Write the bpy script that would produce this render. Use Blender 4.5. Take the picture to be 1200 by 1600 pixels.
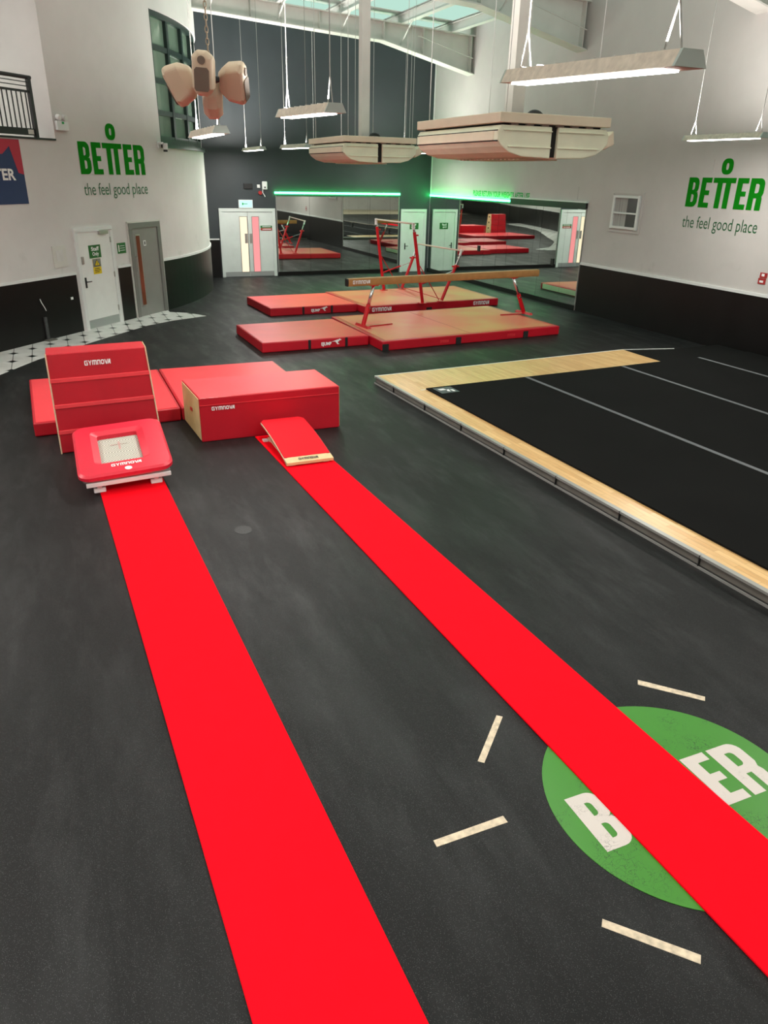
import bpy, bmesh, math, random
from mathutils import Vector, Matrix
random.seed(7)
for o in list(bpy.data.objects): bpy.data.objects.remove(o, do_unlink=True)
scene = bpy.context.scene
COL = scene.collection
R = math.radians

# ------------------------------------------------------------------ camera
yaw, pitch, roll = 0.41038301, 0.42855969, 0.02183731
fw = Vector((math.sin(yaw)*math.cos(pitch), math.cos(yaw)*math.cos(pitch), -math.sin(pitch)))
rt = fw.cross(Vector((0, 0, 1))).normalized(); up = rt.cross(fw)
r2 = math.cos(roll)*rt + math.sin(roll)*up
u2 = -math.sin(roll)*rt + math.cos(roll)*up
cam_d = bpy.data.cameras.new('camera'); cam = bpy.data.objects.new('camera', cam_d); COL.objects.link(cam)
m = Matrix.Identity(4)
for i in range(3):
    m[i][0] = r2[i]; m[i][1] = u2[i]; m[i][2] = -fw[i]
m[0][3], m[1][3], m[2][3] = 0.0, 0.0, 3.3
cam.matrix_world = m
cam_d.sensor_fit = 'VERTICAL'; cam_d.sensor_height = 36.0; cam_d.lens = 36.0*1151.785/1600.0
cam_d.clip_start = 0.05; cam_d.clip_end = 200
scene.camera = cam

# ------------------------------------------------------------------ light levels
w = bpy.data.worlds.new('world'); scene.world = w; w.use_nodes = True
w.node_tree.nodes['Background'].inputs[0].default_value = (0.75, 0.8, 0.85, 1)
w.node_tree.nodes['Background'].inputs[1].default_value = 0.05
scene.view_settings.view_transform = 'Standard'; scene.view_settings.look = 'None'
scene.view_settings.gamma = 1.0; scene.view_settings.use_curve_mapping = False
scene.view_settings.exposure = 0.50
DOWN_W = 62.0        # each hanging batten, downward
UP_W = 115.0          # each hanging batten, spill upward
ROOF_E = 0.60         # glow put into the mint roof sheets, green cast and soft fill
LED_E = 22.0         # green strips
LAMP_COL = (1.0, 0.965, 0.91)

# ------------------------------------------------------------------ helpers
ORI = {}
def tag(o, label=None, cat=None, group=None, kind=None):
    if label: o['label'] = label
    if cat: o['category'] = cat
    if group: o['group'] = group
    if kind: o['kind'] = kind
    return o
def thing(name, loc, label, cat, group=None):
    o = bpy.data.objects.new(name, None); COL.objects.link(o); o.location = loc
    o.empty_display_size = 0.1
    ORI[o.name] = Vector(loc)
    return tag(o, label, cat, group)
def obj(name, vf, mat, parent=None, bevel=0, seg=2, smooth=False, label=None):
    """vf = (verts, faces) in world coordinates -> ONE mesh object"""
    v, f = vf
    org = ORI[parent.name] if parent is not None else Vector((0, 0, 0))
    if parent is None:
        xs = [p[0] for p in v]; ys = [p[1] for p in v]; zs = [p[2] for p in v]
        org = Vector(((min(xs)+max(xs))/2, (min(ys)+max(ys))/2, min(zs)))
    me = bpy.data.meshes.new(name)
    me.from_pydata([Vector(p)-org for p in v], [], f)
    me.update()
    bm = bmesh.new(); bm.from_mesh(me)
    bmesh.ops.recalc_face_normals(bm, faces=bm.faces)
    bm.to_mesh(me); bm.free()
    o = bpy.data.objects.new(name, me); COL.objects.link(o)
    if isinstance(mat, (list, tuple)):
        for k in mat: me.materials.append(k)
    else: me.materials.append(mat)
    if parent is not None: o.parent = parent
    else: o.location = org
    ORI[o.name] = org.copy()
    if bevel:
        b = o.modifiers.new('bevel', 'BEVEL'); b.width = bevel; b.segments = seg; b.limit_method = 'ANGLE'; b.angle_limit = R(40)
        b.harden_normals = False
    if smooth:
        for p in me.polygons: p.use_smooth = True
    if label: o['label'] = label
    return o
def join(*parts):
    V, F = [], []
    for v, f in parts:
        n = len(V); V += [tuple(p) for p in v]; F += [tuple(i+n for i in q) for q in f]
    return V, F
HEXF = [(0, 3, 2, 1), (4, 5, 6, 7), (0, 1, 5, 4), (1, 2, 6, 5), (2, 3, 7, 6), (3, 0, 4, 7)]
def box(x0, x1, y0, y1, z0, z1):
    return [(x0, y0, z0), (x1, y0, z0), (x1, y1, z0), (x0, y1, z0), (x0, y0, z1), (x1, y0, z1), (x1, y1, z1), (x0, y1, z1)], HEXF
def hexa(b, t):
    return [tuple(p) for p in b]+[tuple(p) for p in t], HEXF
def prism(poly, z0, z1):
    n = len(poly)
    V = [(p[0], p[1], z0) for p in poly]+[(p[0], p[1], z1) for p in poly]
    F = [tuple(range(n-1, -1, -1)), tuple(range(n, 2*n))]+[(i, (i+1) % n, (i+1) % n+n, i+n) for i in range(n)]
    return V, F
def ext(poly3, vec):
    """planar polygon (3D) extruded by vec"""
    n = len(poly3); vec = Vector(vec)
    V = [tuple(Vector(p)) for p in poly3]+[tuple(Vector(p)+vec) for p in poly3]
    F = [tuple(range(n-1, -1, -1)), tuple(range(n, 2*n))]+[(i, (i+1) % n, (i+1) % n+n, i+n) for i in range(n)]
    return V, F
def tube(pts, r, n=10, r1=None):
    pts = [Vector(p) for p in pts]; V, F = [], []
    prev = None
    for i, p in enumerate(pts):
        d = (pts[min(i+1, len(pts)-1)]-pts[max(i-1, 0)]).normalized()
        a = prev if prev is not None else (Vector((0, 0, 1)) if abs(d.z) < 0.9 else Vector((1, 0, 0)))
        x = (a-d*a.dot(d)).normalized(); y = d.cross(x); prev = x
        rr = r if r1 is None else r+(r1-r)*i/(len(pts)-1)
        for k in range(n):
            t = 2*math.pi*k/n; V.append(tuple(p+x*(rr*math.cos(t))+y*(rr*math.sin(t))))
    for i in range(len(pts)-1):
        for k in range(n):
            F.append((i*n+k, i*n+(k+1) % n, (i+1)*n+(k+1) % n, (i+1)*n+k))
    F.append(tuple(range(n-1, -1, -1))); F.append(tuple(range((len(pts)-1)*n, len(pts)*n)))
    return V, F
def disc(c, axis, r, h, n=24, sc=(1, 1)):
    c = Vector(c); d = Vector(axis).normalized()
    a = Vector((0, 0, 1)) if abs(d.z) < 0.9 else Vector((0, 1, 0))
    y = (a-d*a.dot(d)).normalized(); x = y.cross(d)
    ring = [c+x*(r*sc[0]*math.cos(2*math.pi*k/n))+y*(r*sc[1]*math.sin(2*math.pi*k/n)) for k in range(n)]
    return ext(ring, d*h)
class Frame:
    """wall frame: u along the wall, z up, n out of the wall into the room"""
    def __init__(s, o, u, n): s.o = Vector(o); s.u = Vector(u).normalized(); s.n = Vector(n).normalized()
    def P(s, u, n, z): return s.o+s.u*u+s.n*n+Vector((0, 0, z))
    def box(s, u0, u1, n0, n1, z0, z1):
        return hexa([s.P(u0, n0, z0), s.P(u1, n0, z0), s.P(u1, n1, z0), s.P(u0, n1, z0)],
                    [s.P(u0, n0, z1), s.P(u1, n0, z1), s.P(u1, n1, z1), s.P(u0, n1, z1)])
# ---- lettering
def curve_mesh(outlines):
    cu = bpy.data.curves.new('c', 'CURVE'); cu.dimensions = '2D'; cu.fill_mode = 'BOTH'
    for ol in outlines:
        sp = cu.splines.new('POLY'); sp.points.add(len(ol)-1); sp.use_cyclic_u = True
        for i, p in enumerate(ol): sp.points[i].co = (p[0], p[1], 0, 1)
    return to_vf(cu)
def to_vf(cu):
    o = bpy.data.objects.new('t', cu); COL.objects.link(o)
    bpy.context.view_layer.update()
    dg = bpy.context.evaluated_depsgraph_get()
    me = bpy.data.meshes.new_from_object(o.evaluated_get(dg))
    V = [tuple(v.co) for v in me.vertices]; F = [tuple(p.vertices) for p in me.polygons]
    bpy.data.objects.remove(o, do_unlink=True); bpy.data.meshes.remove(me)
    return V, F
TXT = {}
def text_vf(s, bold=0.0):
    if (s, bold) in TXT: return TXT[(s, bold)]
    cu = bpy.data.curves.new('t', 'FONT'); cu.body = s; cu.size = 1; cu.offset = bold; cu.fill_mode = 'FRONT'
    cu.resolution_u = 4
    TXT[(s, bold)] = to_vf(cu)
    return TXT[(s, bold)]
def place(vf, P, U, Vv, wd, ht, th=0.002, fit=True):
    """fit a flat lettering mesh to a wd x ht box with lower-left corner P spanned by U, V; th = thickness off the surface"""
    v, f = vf; P = Vector(P); U = Vector(U).normalized(); Vv = Vector(Vv).normalized(); N = U.cross(Vv)
    x0 = min(p[0] for p in v); x1 = max(p[0] for p in v); y0 = min(p[1] for p in v); y1 = max(p[1] for p in v)
    if not fit: x0, x1, y0, y1 = 0, 1, 0, 1
    V2 = [tuple(P+U*((p[0]-x0)/(x1-x0)*wd)+Vv*((p[1]-y0)/(y1-y0)*ht)+N*th) for p in v]
    return V2, f
def logo_vf():
    if 'logo' in TXT: return TXT['logo']
    GL = [([[(.15, 0), (1, 0), (1, .6), (.5, .6), (.5, .42), (.75, .42), (.75, .22), (.3, .22), (.25, .3), (.25, .7), (.3, .78), (1, .78), (1, 1), (.15, 1), (0, .85), (0, .15)]], 1.14),
          ([[(0, 1), (.29, 1), (.5, .62), (.71, 1), (1, 1), (.64, .4), (.64, 0), (.36, 0), (.36, .4)]], 1.12),
          ([[(0, 0), (0, .85), (.12, 1), (1.2, 1), (1.32, .88), (1.32, 0), (1.06, 0), (1.06, .75), (.79, .75), (.79, 0), (.53, 0), (.53, .75), (.26, .75), (.26, 0)]], 1.47),
          ([[(0, 0), (0, 1), (.8, 1), (.92, .88), (.92, 0), (.66, 0), (.66, .75), (.26, .75), (.26, 0)]], 1.07),
          ([rr(0, 1, 0, 1, (.3,)*4), rr(.27, .73, .25, .75, (.12,)*4)], 1.1),
          ([[(0, 1), (.29, 1), (.5, .35), (.82, 1), (1.1, 1), (.62, 0), (.36, 0)]], .78),
          ([[(0, 0), (.53, 1), (.98, 1), (.98, 0), (.70, 0), (.70, .22), (.39, .22), (.28, 0)]], 1.0)]
    parts = []; x = 0
    for ol, w_ in GL:
        v, f = curve_mesh(ol); parts.append(([(p[0]+x, p[1], 0) for p in v], f)); x += w_
    TXT['logo'] = join(*parts); return TXT['logo']
def textobj(s, P, U, Vv, wd, ht, mat, parent=None, bold=0.03, name='lettering', th=0.003, label=None):
    return obj(name, place(logo_vf() if s == 'GYMNOVA' else text_vf(s, bold), P, U, Vv, wd, ht, th), mat, parent, label=label)
def rr(x0, x1, y0, y1, r=(0, 0, 0, 0), n=6):
    """rounded rect, radii for corners BL, BR, TR, TL"""
    out = []
    for (cx, cy, a0, q) in ((x0, y0, 180, r[0]), (x1, y0, 270, r[1]), (x1, y1, 0, r[2]), (x0, y1, 90, r[3])):
        if q <= 0: out.append((cx, cy)); continue
        ox = cx+q if a0 in (180, 90) else cx-q; oy = cy+q if a0 in (180, 270) else cy-q
        for i in range(n+1):
            a = R(a0+90*i/n); out.append((ox+q*math.cos(a), oy+q*math.sin(a)))
    return out
def L_B(x, w_, s=.235, h=.17):
    return [[(x, 0)]+rr(x, x+w_, 0, .53, (0, .22, .16, 0))[1:-1]+[(x+w_*.97, .5)]+[p for p in rr(x, x+w_*.97, .5, 1, (0, .14, .2, 0)) if p[0] > x+.05 and p[1] > .5]+[(x, 1)],
            rr(x+s, x+w_-s*.85, h, .43, (0, .07, .07, 0)), rr(x+s, x+w_-s*.9, .58, 1-h, (0, .07, .07, 0))]
def L_E(x, w_, s=.235, h=.17):
    return [[(x, 0), (x+w_, 0), (x+w_, h), (x+s, h), (x+s, .42), (x+w_*.9, .42), (x+w_*.9, .58), (x+s, .58), (x+s, 1-h), (x+w_, 1-h), (x+w_, 1), (x, 1)]]
def L_TT(x, w_, s=.235, h=.17):
    a = x+w_*.2; b = x+w_*.8
    return [[(x, 1-h), (a, 1-h), (a, 0), (a+s, 0), (a+s, 1-h), (b-s, 1-h), (b-s, 0), (b, 0), (b, 1-h), (x+w_, 1-h), (x+w_, 1), (x, 1)]]
def L_R(x, w_, s=.235, h=.17):
    top = [p for p in rr(x, x+w_, .38, 1, (0, .16, .2, 0)) if p[0] > x+.05]
    return [[(x, 0), (x+s, 0), (x+s, .38), (x+w_-s-.02, .38), (x+w_-s-.02, 0), (x+w_-.02, 0), (x+w_-.02, .36), (x+w_-.05, .44)]+[p for p in top if p[1] > .52]+[(x, 1)],
            rr(x+s, x+w_-s*.9, .54, 1-h, (0, .08, .08, 0))]
def L_O(x, w_, y0, y1, s=.2):
    n = 28; cx, cy = x+w_/2, (y0+y1)/2
    f = lambda a, b: [(cx+a*math.copysign(abs(math.cos(2*math.pi*k/n))**.8, math.cos(2*math.pi*k/n)), cy+b*math.copysign(abs(math.sin(2*math.pi*k/n))**.8, math.sin(2*math.pi*k/n))) for k in range(n)]
    return [f(w_/2, (y1-y0)/2), f(w_/2-s, (y1-y0)/2-.15)]
WB = 3.45
def better_glyphs(with_o=True, only=None):
    g = {'B': L_B(0, WB*.16), 'E1': L_E(WB*.185, WB*.14), 'TT': L_TT(WB*.345, WB*.295), 'E2': L_E(WB*.662, WB*.14), 'R': L_R(WB*.825, WB*.175), 'o': L_O(WB*.418, WB*.15, 1.1, 1.62)}
    out = []
    for k, v in g.items():
        if k == 'o' and not with_o: continue
        if only and k not in only: continue
        out.append(curve_mesh(v))
    return join(*out)

# ------------------------------------------------------------------ materials
def nm(name):
    m = bpy.data.materials.new(name); m.use_nodes = True
    return m, m.node_tree.nodes, m.node_tree.links, m.node_tree.nodes['Principled BSDF']
def mat(name, col, rough=.5, metal=0, noise=0, nscale=4, emis=None, es=0, bump=0, bscale=40, spec=.5, stretch=None, coat=0):
    m, N, L, B = nm(name)
    B.inputs['Base Color'].default_value = (*col, 1); B.inputs['Roughness'].default_value = rough; B.inputs['Metallic'].default_value = metal
    B.inputs['Specular IOR Level'].default_value = spec
    if coat: B.inputs['Coat Weight'].default_value = coat
    if emis: B.inputs['Emission Color'].default_value = (*emis, 1); B.inputs['Emission Strength'].default_value = es
    if noise or bump:
        g = N.new('ShaderNodeNewGeometry')
        mp = N.new('ShaderNodeMapping'); L.new(g.outputs['Position'], mp.inputs[0])
        if stretch: mp.inputs['Scale'].default_value = stretch
    if noise:
        t = N.new('ShaderNodeTexNoise'); t.inputs['Scale'].default_value = nscale; t.inputs['Detail'].default_value = 5
        L.new(mp.outputs[0], t.inputs[0])
        r = N.new('ShaderNodeMapRange'); r.inputs[1].default_value = .3; r.inputs[2].default_value = .7; r.inputs[3].default_value = 1-noise; r.inputs[4].default_value = 1+noise
        L.new(t.outputs['Fac'], r.inputs[0])
        mx = N.new('ShaderNodeMix'); mx.data_type = 'RGBA'; mx.blend_type = 'MULTIPLY'; mx.inputs[0].default_value = 1
        mx.inputs[6].default_value = (*col, 1); L.new(r.outputs[0], mx.inputs[7]); L.new(mx.outputs[2], B.inputs['Base Color'])
    if bump:
        t2 = N.new('ShaderNodeTexNoise'); t2.inputs['Scale'].default_value = bscale; t2.inputs['Detail'].default_value = 4
        L.new(mp.outputs[0], t2.inputs[0])
        b = N.new('ShaderNodeBump'); b.inputs['Strength'].default_value = bump; b.inputs['Distance'].default_value = .01
        L.new(t2.outputs['Fac'], b.inputs['Height']); L.new(b.outputs[0], B.inputs['Normal'])
    return m
def emit(name, col, s):
    m, N, L, B = nm(name); N.remove(B)
    e = N.new('ShaderNodeEmission'); e.inputs[0].default_value = (*col, 1); e.inputs[1].default_value = s
    L.new(e.outputs[0], N['Material Output'].inputs[0]); return m

def rubber_floor():
    m, N, L, B = nm('black_speckled_rubber')
    g = N.new('ShaderNodeNewGeometry')
    def noise(sc, det=4, vec=None, rough=.5):
        t = N.new('ShaderNodeTexNoise'); t.inputs['Scale'].default_value = sc; t.inputs['Detail'].default_value = det; t.inputs['Roughness'].default_value = rough
        L.new(vec or g.outputs['Position'], t.inputs[0]); return t.outputs['Fac']
    def mr(v, a, b, c, d):
        r = N.new('ShaderNodeMapRange'); r.inputs[1].default_value = a; r.inputs[2].default_value = b; r.inputs[3].default_value = c; r.inputs[4].default_value = d
        L.new(v, r.inputs[0]); return r.outputs[0]
    def mth(op, a, b):
        q = N.new('ShaderNodeMath'); q.operation = op
        for i, s in enumerate((a, b)):
            if isinstance(s, (int, float)): q.inputs[i].default_value = s
            else: L.new(s, q.inputs[i])
        return q.outputs[0]
    mp = N.new('ShaderNodeMapping'); mp.inputs['Scale'].default_value = (1.7, .45, 1); L.new(g.outputs['Position'], mp.inputs[0])
    wear_glare = mr(noise(.9, 5, mp.outputs[0], .6), .45, .63, 0, 1)
    wear_glare2 = mr(noise(2.2, 6, mp.outputs[0], .65), .5, .66, 0, 1)
    # streaky noise: dusty scuffs, plus brighter bands of floor glare put into the colour
    sx = N.new('ShaderNodeSeparateXYZ'); L.new(g.outputs['Position'], sx.inputs[0])
    w = mth('ADD', mth('MULTIPLY', wear_glare, .6), mth('MULTIPLY', wear_glare2, .5))
    # fine crumbs
    v = N.new('ShaderNodeTexVoronoi'); v.inputs['Scale'].default_value = 240; L.new(g.outputs['Position'], v.inputs[0])
    crumb = mr(v.outputs['Distance'], .12, .3, 1, 0)
    pick = mr(v.outputs['Color'], .56, .64, 0, 1)
    crumb = mth('MULTIPLY', crumb, pick)
    fine = mr(noise(260, 2), .35, .7, .75, 1.3)
    lvl = mth('MULTIPLY', mth('ADD', .0045, mth('MULTIPLY', w, .012)), fine)
    lvl = mth('ADD', lvl, mth('MULTIPLY', crumb, .15))
    # roll seams
    fx = mth('ABSOLUTE', mth('SUBTRACT', mth('FRACT', mth('DIVIDE', mth('SUBTRACT', sx.outputs[0], 3.59), 1.9), 0), .5), 0)
    fx = mth('ABSOLUTE', mth('SUBTRACT', fx, .5), 0)
    seam = mr(fx, 0, .003, 0.55, 1)
    lvl = mth('MULTIPLY', lvl, seam)
    cb = N.new('ShaderNodeCombineColor')
    for i, k in enumerate((.96, 1.0, 1.03)): L.new(mth('MULTIPLY', lvl, k), cb.inputs[i])
    L.new(cb.outputs[0], B.inputs['Base Color'])
    L.new(mr(w, 0, 1, .52, .38), B.inputs['Roughness'])
    b = N.new('ShaderNodeBump'); b.inputs['Strength'].default_value = .5; b.inputs['Distance'].default_value = .004
    L.new(noise(200, 3), b.inputs['Height']); L.new(b.outputs[0], B.inputs['Normal'])
    B.inputs['Specular IOR Level'].default_value = .24
    return m
def wood_planks():
    m, N, L, B = nm('maple_planks')
    g = N.new('ShaderNodeNewGeometry')
    mp = N.new('ShaderNodeMapping'); mp.inputs['Rotation'].default_value = (0, 0, R(-2.6)+R(90)); L.new(g.outputs['Position'], mp.inputs[0])
    br = N.new('ShaderNodeTexBrick'); L.new(mp.outputs[0], br.inputs[0])
    br.inputs['Color1'].default_value = (.74, .49, .22, 1); br.inputs['Color2'].default_value = (.62, .36, .14, 1); br.inputs['Mortar'].default_value = (.36, .2, .08, 1)
    br.inputs['Scale'].default_value = 1.0; br.inputs['Brick Width'].default_value = .6; br.inputs['Row Height'].default_value = .07; br.inputs['Mortar Size'].default_value = .0015
    mp2 = N.new('ShaderNodeMapping'); mp2.inputs['Scale'].default_value = (40, 3, 1); L.new(g.outputs['Position'], mp2.inputs[0])
    t = N.new('ShaderNodeTexNoise'); t.inputs['Scale'].default_value = 1.2; t.inputs['Detail'].default_value = 5; L.new(mp2.outputs[0], t.inputs[0])
    r = N.new('ShaderNodeMapRange'); r.inputs[3].default_value = .75; r.inputs[4].default_value = 1.25; L.new(t.outputs['Fac'], r.inputs[0])
    mx = N.new('ShaderNodeMix'); mx.data_type = 'RGBA'; mx.blend_type = 'MULTIPLY'; mx.inputs[0].default_value = 1
    L.new(br.outputs['Color'], mx.inputs[6]); L.new(r.outputs[0], mx.inputs[7]); L.new(mx.outputs[2], B.inputs['Base Color'])
    B.inputs['Roughness'].default_value = .33
    return m
def tile_mat():
    m, N, L, B = nm('white_tiles_with_black_insets')
    g = N.new('ShaderNodeNewGeometry'); s = N.new('ShaderNodeSeparateXYZ'); L.new(g.outputs['Position'], s.inputs[0])
    def mth(op, a, b=0.0):
        q = N.new('ShaderNodeMath'); q.operation = op
        for i, k in enumerate((a, b)):
            if isinstance(k, (int, float)): q.inputs[i].default_value = k
            else: L.new(k, q.inputs[i])
        return q.outputs[0]
    px, py = .333, .355
    u = mth('DIVIDE', mth('SUBTRACT', s.outputs[0], .02), px); v = mth('DIVIDE', mth('SUBTRACT', s.outputs[1], 17.02), py)
    ru = mth('ROUND', u); rv = mth('ROUND', v)
    du = mth('MULTIPLY', mth('ABSOLUTE', mth('SUBTRACT', u, ru)), px); dv = mth('MULTIPLY', mth('ABSOLUTE', mth('SUBTRACT', v, rv)), py)
    par = mth('ABSOLUTE', mth('SUBTRACT', mth('FLOORED_MODULO' if False else 'PINGPONG', mth('ADD', ru, rv), 1.0), 0.0))
    even = mth('LESS_THAN', par, .5)
    # concave four-pointed inset
    d = mth('ADD', mth('POWER', du, .72), mth('POWER', dv, .72))
    star = mth('MULTIPLY', mth('LESS_THAN', d, .088**.72*1.25), even)
    line = mth('LESS_THAN', du, .007)
    liney = mth('LESS_THAN', dv, .004)
    k = mth('MAXIMUM', star, mth('MAXIMUM', mth('MULTIPLY', line, .8), mth('MULTIPLY', liney, .25)))
    t = N.new('ShaderNodeTexNoise'); t.inputs['Scale'].default_value = 3; t.inputs['Detail'].default_value = 5; L.new(g.outputs['Position'], t.inputs[0])
    cr = N.new('ShaderNodeValToRGB'); cr.color_ramp.elements[0].position = .3; cr.color_ramp.elements[0].color = (.66, .65, .62, 1); cr.color_ramp.elements[1].position = .7; cr.color_ramp.elements[1].color = (.85, .84, .82, 1)
    L.new(t.outputs['Fac'], cr.inputs[0])
    mx = N.new('ShaderNodeMix'); mx.data_type = 'RGBA'; L.new(k, mx.inputs[0]); L.new(cr.outputs[0], mx.inputs[6]); mx.inputs[7].default_value = (.012, .012, .014, 1)
    L.new(mx.outputs[2], B.inputs['Base Color']); B.inputs['Roughness'].default_value = .3
    return m
def net_mat():
    m, N, L, B = nm('white_woven_bed')
    tc = N.new('ShaderNodeTexCoord'); mp = N.new('ShaderNodeMapping'); mp.inputs['Scale'].default_value = (60, 60, 60); L.new(tc.outputs['Object'], mp.inputs[0])
    ck = N.new('ShaderNodeTexChecker'); ck.inputs['Scale'].default_value = 1; L.new(mp.outputs[0], ck.inputs[0])
    ck.inputs[1].default_value = (.62, .60, .52, 1); ck.inputs[2].default_value = (.26, .26, .22, 1)
    L.new(ck.outputs[0], B.inputs['Base Color']); B.inputs['Roughness'].default_value = .7
    return m
def tan_mat():
    m, N, L, B = nm('mottled_tan_and_red_mat_top')  # tan drifts to red in soft random patches
    g = N.new('ShaderNodeNewGeometry')
    t = N.new('ShaderNodeTexNoise'); t.inputs['Scale'].default_value = .8; t.inputs['Detail'].default_value = 2; L.new(g.outputs['Position'], t.inputs[0])
    cr = N.new('ShaderNodeValToRGB'); cr.color_ramp.elements[0].position = .4; cr.color_ramp.elements[0].color = (.66, .20, .10, 1); cr.color_ramp.elements[1].position = .62; cr.color_ramp.elements[1].color = (.70, .10, .075, 1)
    L.new(t.outputs['Fac'], cr.inputs[0]); L.new(cr.outputs[0], B.inputs['Base Color']); B.inputs['Roughness'].default_value = .45
    return m
def circle_mat(base, crack):
    m, N, L, B = nm('cracked_vinyl')
    g = N.new('ShaderNodeNewGeometry')
    v = N.new('ShaderNodeTexVoronoi'); v.feature = 'DISTANCE_TO_EDGE'; v.inputs['Scale'].default_value = 9
    t = N.new('ShaderNodeTexNoise'); t.inputs['Scale'].default_value = 7; t.inputs['Detail'].default_value = 4; L.new(g.outputs['Position'], t.inputs[0])
    ad = N.new('ShaderNodeVectorMath'); ad.operation = 'ADD'; L.new(g.outputs['Position'], ad.inputs[0]); L.new(t.outputs['Color'], ad.inputs[1]); L.new(ad.outputs[0], v.inputs[0])
    r = N.new('ShaderNodeMapRange'); r.inputs[1].default_value = 0; r.inputs[2].default_value = .04; r.inputs[3].default_value = 1; r.inputs[4].default_value = 0; L.new(v.outputs[0], r.inputs[0])
    t2 = N.new('ShaderNodeTexNoise'); t2.inputs['Scale'].default_value = 3.2; L.new(g.outputs['Position'], t2.inputs[0])
    r2_ = N.new('ShaderNodeMapRange'); r2_.inputs[1].default_value = .5; r2_.inputs[2].default_value = .62; L.new(t2.outputs['Fac'], r2_.inputs[0])
    q = N.new('ShaderNodeMath'); q.operation = 'MULTIPLY'; L.new(r.outputs[0], q.inputs[0]); L.new(r2_.outputs[0], q.inputs[1])
    mx = N.new('ShaderNodeMix'); mx.data_type = 'RGBA'; L.new(q.outputs[0], mx.inputs[0]); mx.inputs[6].default_value = (*base, 1); mx.inputs[7].default_value = (*crack, 1)
    L.new(mx.outputs[2], B.inputs['Base Color']); B.inputs['Roughness'].default_value = .38
    return m
def wall_paint(name, col, dirt=.10):
    m, N, L, B = nm(name)
    g = N.new('ShaderNodeNewGeometry')
    t = N.new('ShaderNodeTexNoise'); t.inputs['Scale'].default_value = .9; t.inputs['Detail'].default_value = 7; t.inputs['Roughness'].default_value = .6; L.new(g.outputs['Position'], t.inputs[0])
    r = N.new('ShaderNodeMapRange'); r.inputs[1].default_value = .35; r.inputs[2].default_value = .75; r.inputs[3].default_value = 1; r.inputs[4].default_value = 1-dirt; L.new(t.outputs['Fac'], r.inputs[0])
    # scuffs low on the wall
    s = N.new('ShaderNodeSeparateXYZ'); L.new(g.outputs['Position'], s.inputs[0])
    h = N.new('ShaderNodeMapRange'); h.inputs[1].default_value = 1.3; h.inputs[2].default_value = 2.3; h.inputs[3].default_value = 1; h.inputs[4].default_value = 0; L.new(s.outputs[2], h.inputs[0])
    t2 = N.new('ShaderNodeTexNoise'); t2.inputs['Scale'].default_value = 2.6; t2.inputs['Detail'].default_value = 6; L.new(g.outputs['Position'], t2.inputs[0])
    r2_ = N.new('ShaderNodeMapRange'); r2_.inputs[1].default_value = .6; r2_.inputs[2].default_value = .74; r2_.inputs[4].default_value = .3; L.new(t2.outputs['Fac'], r2_.inputs[0])
    q = N.new('ShaderNodeMath'); q.operation = 'MULTIPLY'; L.new(h.outputs[0], q.inputs[0]); L.new(r2_.outputs[0], q.inputs[1])
    mx = N.new('ShaderNodeMix'); mx.data_type = 'RGBA'; mx.blend_type = 'MULTIPLY'; mx.inputs[0].default_value = 1; mx.inputs[6].default_value = (*col, 1); L.new(r.outputs[0], mx.inputs[7])
    m2 = N.new('ShaderNodeMix'); m2.data_type = 'RGBA'; L.new(q.outputs[0], m2.inputs[0]); L.new(mx.outputs[2], m2.inputs[6]); m2.inputs[7].default_value = (.3, .29, .27, 1)
    L.new(m2.outputs[2], B.inputs['Base Color']); B.inputs['Roughness'].default_value = .75
    return m

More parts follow.
